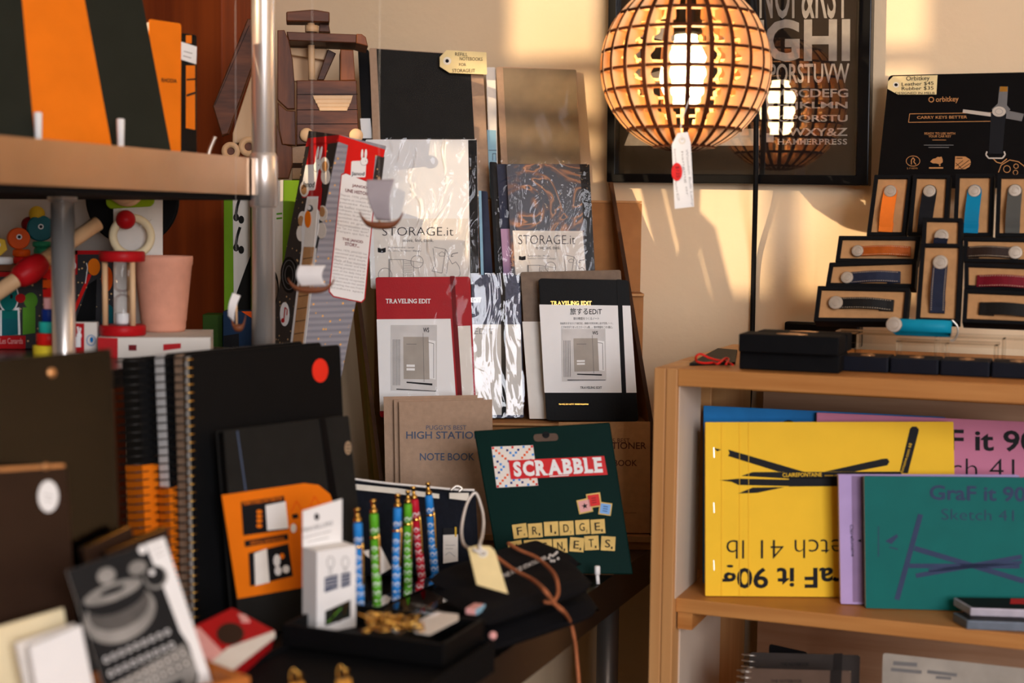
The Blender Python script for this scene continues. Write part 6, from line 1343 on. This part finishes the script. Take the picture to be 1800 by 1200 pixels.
# white hanging box of binder clips
WBp = PLd(590, 1040, 1.405, 40, 0)
bl_, br_ = WBp.uv(557, 1104), WBp.uv(626, 1104); zb_ = tb-WBp.o.z; tl_ = WBp.uv(557, 969)
wv = Vector((0, 0, 0))
t = thing('clip_box', 'white hanging carton with printed binder clips standing in the black tray', 'carton', WBp.w(((bl_[0]+br_[0])/2, zb_), -.012))
W0, W1, H1 = bl_[0], br_[0], tl_[1]
b = MB('white').slab(WBp, [(W0, zb_), (W1, zb_), (W1, H1), (W0, H1)], -.026, 0, 0, .0005)
b.use('ink_light')
for cx in (581, 607): b.circ(WBp, cx, 988, 6, 1.4, .0006, 10); b.line(WBp, (cx-2, 996), (cx-2, 1012), 1.2, .0006).line(WBp, (cx+2, 996), (cx+2, 1012), 1.2, .0006)
b.use('ink_violet').pic(WBp, [(571, 1015), (594, 1009), (594, 1033), (571, 1041)], .0006).pic(WBp, [(600, 1008), (616, 1005), (616, 1028), (600, 1033)], .0006); b.use('white'); [b.line(WBp, (570, y), (617, y-10), 1.1, .0009) for y in (1020, 1026, 1032)]
b.use('gold_glint' if 'gold_glint' in MAT else 'dark_olive').pic(WBp, [(572, 1074), (616, 1054), (616, 1084), (572, 1100)], .0006); b.use('gold').line(WBp, (582, 1092), (590, 1070), 3, .0009).line(WBp, (604, 1080), (610, 1060), 3, .0009).line(WBp, (594, 1092), (604, 1086), 3, .0009); b.use('leaf_green').line(WBp, (576, 1094), (600, 1068), 2, .0009)
b.build('carton', t)
hp = WBp.shift(-.025); b = MB('white').slab(hp, [(W0, H1), (W1, H1), (W1, hp.uv(590, 878)[1]), (W0, hp.uv(590, 890)[1])], -.0008, 0); b.use('ink').disc(hp, 557, 908, 4, 6, .0005).use('ink_grey').text(hp, 'TRAVELLERS', (530, 936), (585, 922), (530, 929), .0006); b.use('ink_light').line(hp, (534, 945), (582, 933), 1.4, .0006).line(hp, (540, 953), (578, 944), 1.4, .0006); b.build('hang_tab', t)
# bag of gold clips with its label
rnd = random.Random(11)
bc_ = onz(690, 1098, tb+.012)
t = thing('clip_bag', 'clear bag of shiny gold clips with white label lying in the black tray', 'bag', Vector((bc_.x, bc_.y, tb)))
for i in range(36):
    px_, py_ = rnd.uniform(645, 735), rnd.uniform(1080, 1106); p = onz(px_, py_, tb+.015+rnd.uniform(0, .022)); a = rnd.uniform(0, 6.3); dx = Vector((math.cos(a), math.sin(a), rnd.uniform(-.4, .4))); dy = Vector((-math.sin(a), math.cos(a), .3))
    MB('gold').tube([p-dx*.007, p-dx*.003+dy*.003, p+dx*.006+dy*.003, p+dx*.008, p+dx*.006-dy*.003, p-dx*.006-dy*.002], .0010, 6, 3).build('clip', t)
qb_ = [onz(x, y, tb+z) for x, y, z in ((636, 1092, .010), (705, 1050, .042), (782, 1078, .024), (700, 1120, .006))]
b = MB('film_bag').cushion(qb_, .004, .5, 12, 5, .004) if 'film_bag' in MAT else MB('film').cushion(qb_, .004, .5, 12, 5, .004); b.build('clear_bag', t)
lq = [onz(x, y, tb+.0175) for x, y in ((720, 1098), (768, 1076), (806, 1080), (806, 1090), (755, 1116), (730, 1112))]
b = MB('paper').add(lq+[p+Z*.0006 for p in lq], [tuple(range(6))[::-1], tuple(range(6, 12))]+[(i, (i+1) % 6, (i+1) % 6+6, i+6) for i in range(6)]); b.build('bag_label', t)
# loose gold binder clips and a folded note on the lower box
for i, (x, y, lb) in enumerate(((520, 1216, 'gold binder clip lying on the lower black box, left of two'), (603, 1210, 'gold binder clip standing on the lower black box, right of two'))):
    p = onz(x, y, lz+.001); t = thing('binder_clip', lb, 'clip', p, 'loose gold binder clips')
    e = Vector((.8, .5, 0)).normalized(); f = Vector((-.5, .8, 0)).normalized()
    MB('gold').add([p+e*a+f*c_+Z*h for a in (-.007, .007) for c_, h in ((-.004, .0), (.004, .0), (.001, .008), (-.001, .008))], [(0, 1, 2, 3), (7, 6, 5, 4), (0, 4, 5, 1), (1, 5, 6, 2), (2, 6, 7, 3), (3, 7, 4, 0)]).build('clip_body', t)
    for s_ in (-1, 1): MB('gold').tube([p+e*-.004+Z*.008, p+e*-.0035+Z*.014+f*.004*s_, p+Z*.018+f*.006*s_, p+e*.0035+Z*.014+f*.004*s_, p+e*.004+Z*.008], .0009, 6).build('handle', t)
ep = onz(818, 1079, tz0+.0197); tag(MB('pale_pink').box(ep, ED*.022, ER*.010, Z*.006).use('light_blue').box(ep+ER*.0102, ED*.022, ER*.0015, Z*.006).build('eraser', loc=ep, bevel=.0015), 'small pink and blue eraser at the back corner of the black tray', 'eraser')
ep = onz(866, 1124, lz+.0003); tag(MB('pale_pink').ball(ep+Z*.004, .004).build('bead', loc=ep), 'tiny pale pink bead at the corner of the lower black box', 'bead')
# ---- pens in a clear acrylic holder
p1, p6 = onz(610, 1082, TZ+.034), onz(828, 990, TZ+.034)
ax_ = Vector((p6.x-p1.x, p6.y-p1.y, 0)); PLn = ax_.length; ax_.normalize(); sd = Vector((ax_.y, -ax_.x, 0))
t = thing('pen_holder', 'clear acrylic strip holder with six upright dotted pens', 'pen holder', Vector((p1.x, p1.y, TZ))+ax_*PLn/2)
o_ = Vector((p1.x, p1.y, 0))-sd*.010
MB('acrylic').box(o_+Z*(TZ+.031), ax_*PLn, sd*.020, Z*.003).build('top_plate', t); MB('acrylic').box(o_+Z*(TZ+.0005), ax_*PLn, sd*.020, Z*.003).build('base_plate', t)
for fx in (0, .33, .66, .985): MB('acrylic').box(o_+ax_*PLn*fx+Z*(TZ+.0035), ax_*.003, sd*.020, Z*.0275).build('riser', t)
pens = [((628, 893), (633, 1070), 'sky_blue', 'nearest blue dotted pen, beside the white clip carton'), ((656, 878), (663, 1052), 'pen_green', 'nearest green dotted pen, second in the holder'), ((699, 868), (696, 1036), 'sky_blue', 'blue dotted pen in the middle of the holder'), ((717, 862), (717, 1014), 'pen_green', 'green dotted pen beside the red pen'), ((726, 855), (740, 1004), 'pen_red', 'red dotted pen between the green and the last blue pen'), ((752, 848), (763, 994), 'sky_blue', 'blue dotted pen at the far right end of the holder')]
for i, (a, c, m, lb) in enumerate(pens):
    cen = onz(c[0], c[1], TZ+.035); k_ = (cen-o_).dot(ax_); base = Vector((cen.x, cen.y, 0))
    d = depth_of(cen); top = P(a[0], a[1], d); bot = Vector((cen.x, cen.y, cen.z)); dr = (top-bot).normalized(); tip = bot-dr*((bot.z-(TZ+.0042))/dr.z)
    L = (top-tip).length; t = thing('pen', lb, 'pen', tip, 'dotted pens in the clear acrylic holder'); r_ = .0046
    b = MB(m).lathe(tip, dr, [(.0012, .0), (.0022, .004), (r_*.8, .016), (r_, .022), (r_, L*.70)], 20).lathe(tip, dr, [(r_, L*.715), (r_, L-.016), (r_*.8, L-.014)], 20)
    b.use('dot_white'); e = dr.orthogonal().normalized(); g = dr.cross(e)
    for row in range(9):
        for kk in range(5):
            an = 2*math.pi*(kk+.5*(row % 2))/5; h = .028+row*(L-.055)/8.5
            if abs(h-L*.71) < .005: continue
            nn = e*math.cos(an)+g*math.sin(an); tt = -e*math.sin(an)+g*math.cos(an); cc = tip+dr*h
            vs = [cc+(e*math.cos(an+.0026*math.cos(j*math.pi/6)/r_)+g*math.sin(an+.0026*math.cos(j*math.pi/6)/r_))*(r_+.00012)+dr*.0026*math.sin(j*math.pi/6) for j in range(12)]
            b.add(vs, [tuple(range(12))])
    barrel = b.build('barrel', t)
    MB('gold').lathe(tip, dr, [(r_*1.06, L*.698), (r_*1.08, L*.70), (r_*1.08, L*.715), (r_*1.06, L*.717)], 20).build('centre_ring', barrel)
    MB('gold').lathe(tip, dr, [(r_*.82, L-.0145), (r_*.80, L-.010), (r_*.45, L-.0095), (r_*.45, L-.003), (r_*.62, L-.0025), (r_*.62, L), (r_*.5, L+.0004)], 18).build('push_button', barrel)
    sdv = (ER*.8-ED*.3).normalized(); sdv = (sdv-dr*sdv.dot(dr)).normalized(); cl = tip+sdv*(r_+.0016)
    MB('gold').tube([tip+dr*(L*.717+.002)+sdv*r_, cl+dr*(L*.717+.001), cl+dr*(L*.71-.012), cl+dr*(L*.71-.038)-sdv*.001], .0011, 8).build('clip', t)
# ---- black pencil case with pale zip
PC = PL(onz(720, 1018, TZ+.0003), 8, 8)
q = [(598, 843), (836, 862), (842, 990), (596, 1030)]
q = bottomed(PC, q, .031, TZ); pts = PC.q(q)
t = thing('pencil_case', 'black pencil case with pale zip standing behind the dotted pens', 'pencil case', PC.w(PC.uv(*quadpx(q, .5, 0)), -.015))
b = MB('fabric_navy'); n = 14; P8 = [PC.w(PC.uv(*quadpx(q, i/n, j/n)), .010*math.sin(math.pi*i/n)**.5*math.sin(math.pi*j/n)**.6) for j in range(n+1) for i in range(n+1)]
Bk = [PC.w(PC.uv(*quadpx(q, i/n, j/n)), -.030+.010*abs(j/n)*.0) for j in range(n+1) for i in range(n+1)]; N_ = n+1; vs = P8+Bk; fs = []
for j in range(n):
    for i in range(n): a = j*N_+i; fs += [(a, a+1, a+N_+1, a+N_), (N_*N_+a, N_*N_+a+N_, N_*N_+a+N_+1, N_*N_+a+1)]
edge = list(range(N_))+[j*N_+n for j in range(1, N_)]+[n*N_+i for i in range(n-1, -1, -1)]+[j*N_ for j in range(n-1, 0, -1)]
fs += [(edge[i], N_*N_+edge[i], N_*N_+edge[(i+1) % len(edge)], edge[(i+1) % len(edge)]) for i in range(len(edge))]
b.add(vs, fs, True).build('case_body', t)
zp = PC.shift(.012)
MB('zip_white').slab(zp, zp.q([(620, 850), (700, 858), (772, 868), (772, 876), (700, 868), (620, 860)]), -.001, 0).slab(zp, zp.q([(790, 866), (824, 866), (824, 880), (790, 876)]), -.001, 0).build('zip_tape', t)
MB('cord_white').tube([zp.p(x, y, .002) for x, y in ((618, 841), (680, 849), (745, 855), (800, 860), (834, 861))], .0014, 8).build('zip_piping', t)
MB('silver').tube([zp.p(x, y, .004) for x, y in ((792, 862), (802, 854), (812, 858), (806, 864))], .0016, 8).build('zip_pull', t)
b = MB('paper').slab(zp, zp.q([(779, 940), (805, 939), (805, 986), (779, 990)]), -.001, 0); b.use('ink_light').line(zp, (783, 958), (800, 958), 1, .0004).line(zp, (783, 964), (796, 964), 1, .0004).poly(zp, [(783, 975), (790, 970), (800, 978)], 1, .0004); b.use('ink').pic(zp, [(779, 928), (805, 927), (805, 939), (779, 940)], .0004); b.use('duck_yellow').line(zp, (801, 926), (801, 943), 3, .0008).build('care_label', t)
for q_, lb in (([(640, 968), (650, 962), (650, 980), (640, 974)], 'tag'), ): pass
tt_ = PLd(680, 985, 1.60, 10, 10)
b = MB('paper').slab(tt_, tt_.q([(668, 958), (688, 998), (668, 1010), (661, 968)]), -.0004, 0).slab(tt_, tt_.q([(638, 968), (649, 966), (649, 980), (643, 976)]), -.0004, 0); b.build('paper_tag', t)
# white cord loop with manila tag
MT = PLd(858, 1000, 1.465, 20, 35)
t = thing('manila_tag', 'blank manila luggage tag on white cord lying over the black pouches', 'tag', MT.p(858, 1030))
b = MB('manila').slab(MT, MT.q([(823, 963), (838, 958), (862, 960), (870, 968), (893, 1043), (838, 1027)]), -.0007, 0); b.use('zip_white').disc(MT, 849, 972, 9, 7.5, .0004).use('ink').disc(MT, 849, 972, 4, 3.4, .0007); b.build('tag_card', t)
MB('cord_white').tube([MT.p(849, 972, .001), MT.p(833, 966, .004), P(816, 958, 1.53), P(811, 935, 1.58), P(815, 905, 1.62), P(823, 880, 1.655), P(836, 866, 1.67), P(846, 890, 1.65), P(850, 915, 1.62), P(848, 940, 1.57), MT.p(843, 958, .004), MT.p(849, 972, .001)], .0016, 8, 5).build('cord', t)
# ---- black cloth pouches, stacked
def zq(L, z): return [onz(x, y, z) for x, y in L]
lowq = [onz(852, 1108, TZ+.030), onz(1052, 1050, TZ+.030), onz(1022, 985, TZ+.042), onz(755, 1040, TZ+.042)]
t = thing('cloth_pouch', 'lower folded black cloth pouch lying on the steel table', 'pouch', sum(lowq, Vector())/4*1.0)
WL[t.name] = t.location = Vector((t.location.x, t.location.y, TZ))
MB('fabric_black').cushion([onz(858, 1116, TZ+.026), onz(1054, 1052, TZ+.026), onz(1010, 992, TZ+.026), onz(752, 1052, TZ+.026)], .025, .35, 18, 2, .002).build('pouch_body', t)
upq = [P(838, 1046, 1.47), P(1026, 975, 1.66), P(948, 937, 1.72), P(752, 1000, 1.52)]
t = thing('cloth_pouch', 'upper black cloth pouch with white lettering and leather cord tie', 'pouch', Vector((upq[0].x, upq[0].y, TZ+.036)))
MB('fabric_black').cushion(upq, .022, .35, 18, 4, .0015).build('pouch_flap', t)
mq = [onz(852, 1078, TZ+.056), onz(1045, 1012, TZ+.056), onz(1000, 968, TZ+.056), onz(752, 1018, TZ+.056)]
MB('fabric_black').cushion(mq, .020, .3, 16, 9, .0015).build('pouch_body', t)
UP_ = FREE(upq[0], upq[1]-upq[0], upq[3]-upq[0]); UP_ = UP_ if UP_.n.z > 0 else FREE(upq[0], upq[3]-upq[0], upq[1]-upq[0])
b = MB('dot_white'); UPs = UP_.shift(.0035); b.text(UPs, 'THE FIELD STATIONER', (882, 1017), (962, 982), (880, 1010), 0, .01)
for x, y in ((965, 980), (972, 976), (969, 985), (976, 973), (981, 981), (974, 985), (979, 970), (967, 975)): b.disc(UPs, x, y, 2.2, 2.0, .0003)
b.text(PL(onz(1048, 1030, TZ+.036), 30, 20), 'Welcome', (1030, 1002), (1048, 998), (1029, 995), .001, .01) if 0 else None
b.build('lettering', t)
zpz = onz(1051, 1026, TZ+.001); b = MB('white').cyl(zpz+Z*.0, P(1050, 1010, depth_of(zpz)), .0022, 12).cyl(P(1050, 1010, depth_of(zpz)), P(1050, 994, depth_of(zpz)), .0034, 12, .0034, .001); tag(b.build('cord_end', loc=zpz), 'small white cord end standing at the corner of the black pouches', 'cord end')
# leather cord over the pouches and down past the table edge
h1 = onz(985, 1062, TZ+.062)
dE = depth_of(onz(1003, 1092, TZ))
dl_ = lambda x, y, yy, o: P(x, y, depth_of(onz(x, yy, TZ+.026))-o)
lc = [UP_.p(868, 975, .012), UP_.p(900, 999, .012), UP_.p(935, 1018, .018), UP_.p(958, 1038, .030), dl_(974, 1060, 1082, .056), dl_(990, 1074, 1080, .058), P(1002, 1092, dE-.036), P(1009, 1120, dE-.020), P(1013, 1150, dE-.008), P(1018, 1215, dE-.008), P(1018, 1300, dE-.008)]
t = thing('leather_cord', 'tan leather cord tied over the black pouches and hanging off the table', 'cord', lc[5])
MB('leather_tan').tube(lc, .0021, 8, 6).build('hanging_strand', t)
l2 = [UP_.p(893, 954, .006), UP_.p(912, 966, .007), UP_.p(940, 978, .010), UP_.p(962, 995, .015), UP_.p(977, 1015, .026), dl_(981, 1040, 1078, .050), dl_(974, 1056, 1082, .058), dl_(966, 1059, 1084, .056), dl_(957, 1057, 1087, .054)]
MB('leather_tan').tube(l2, .0021, 8, 6, flat=.7).build('loop_strand', t)
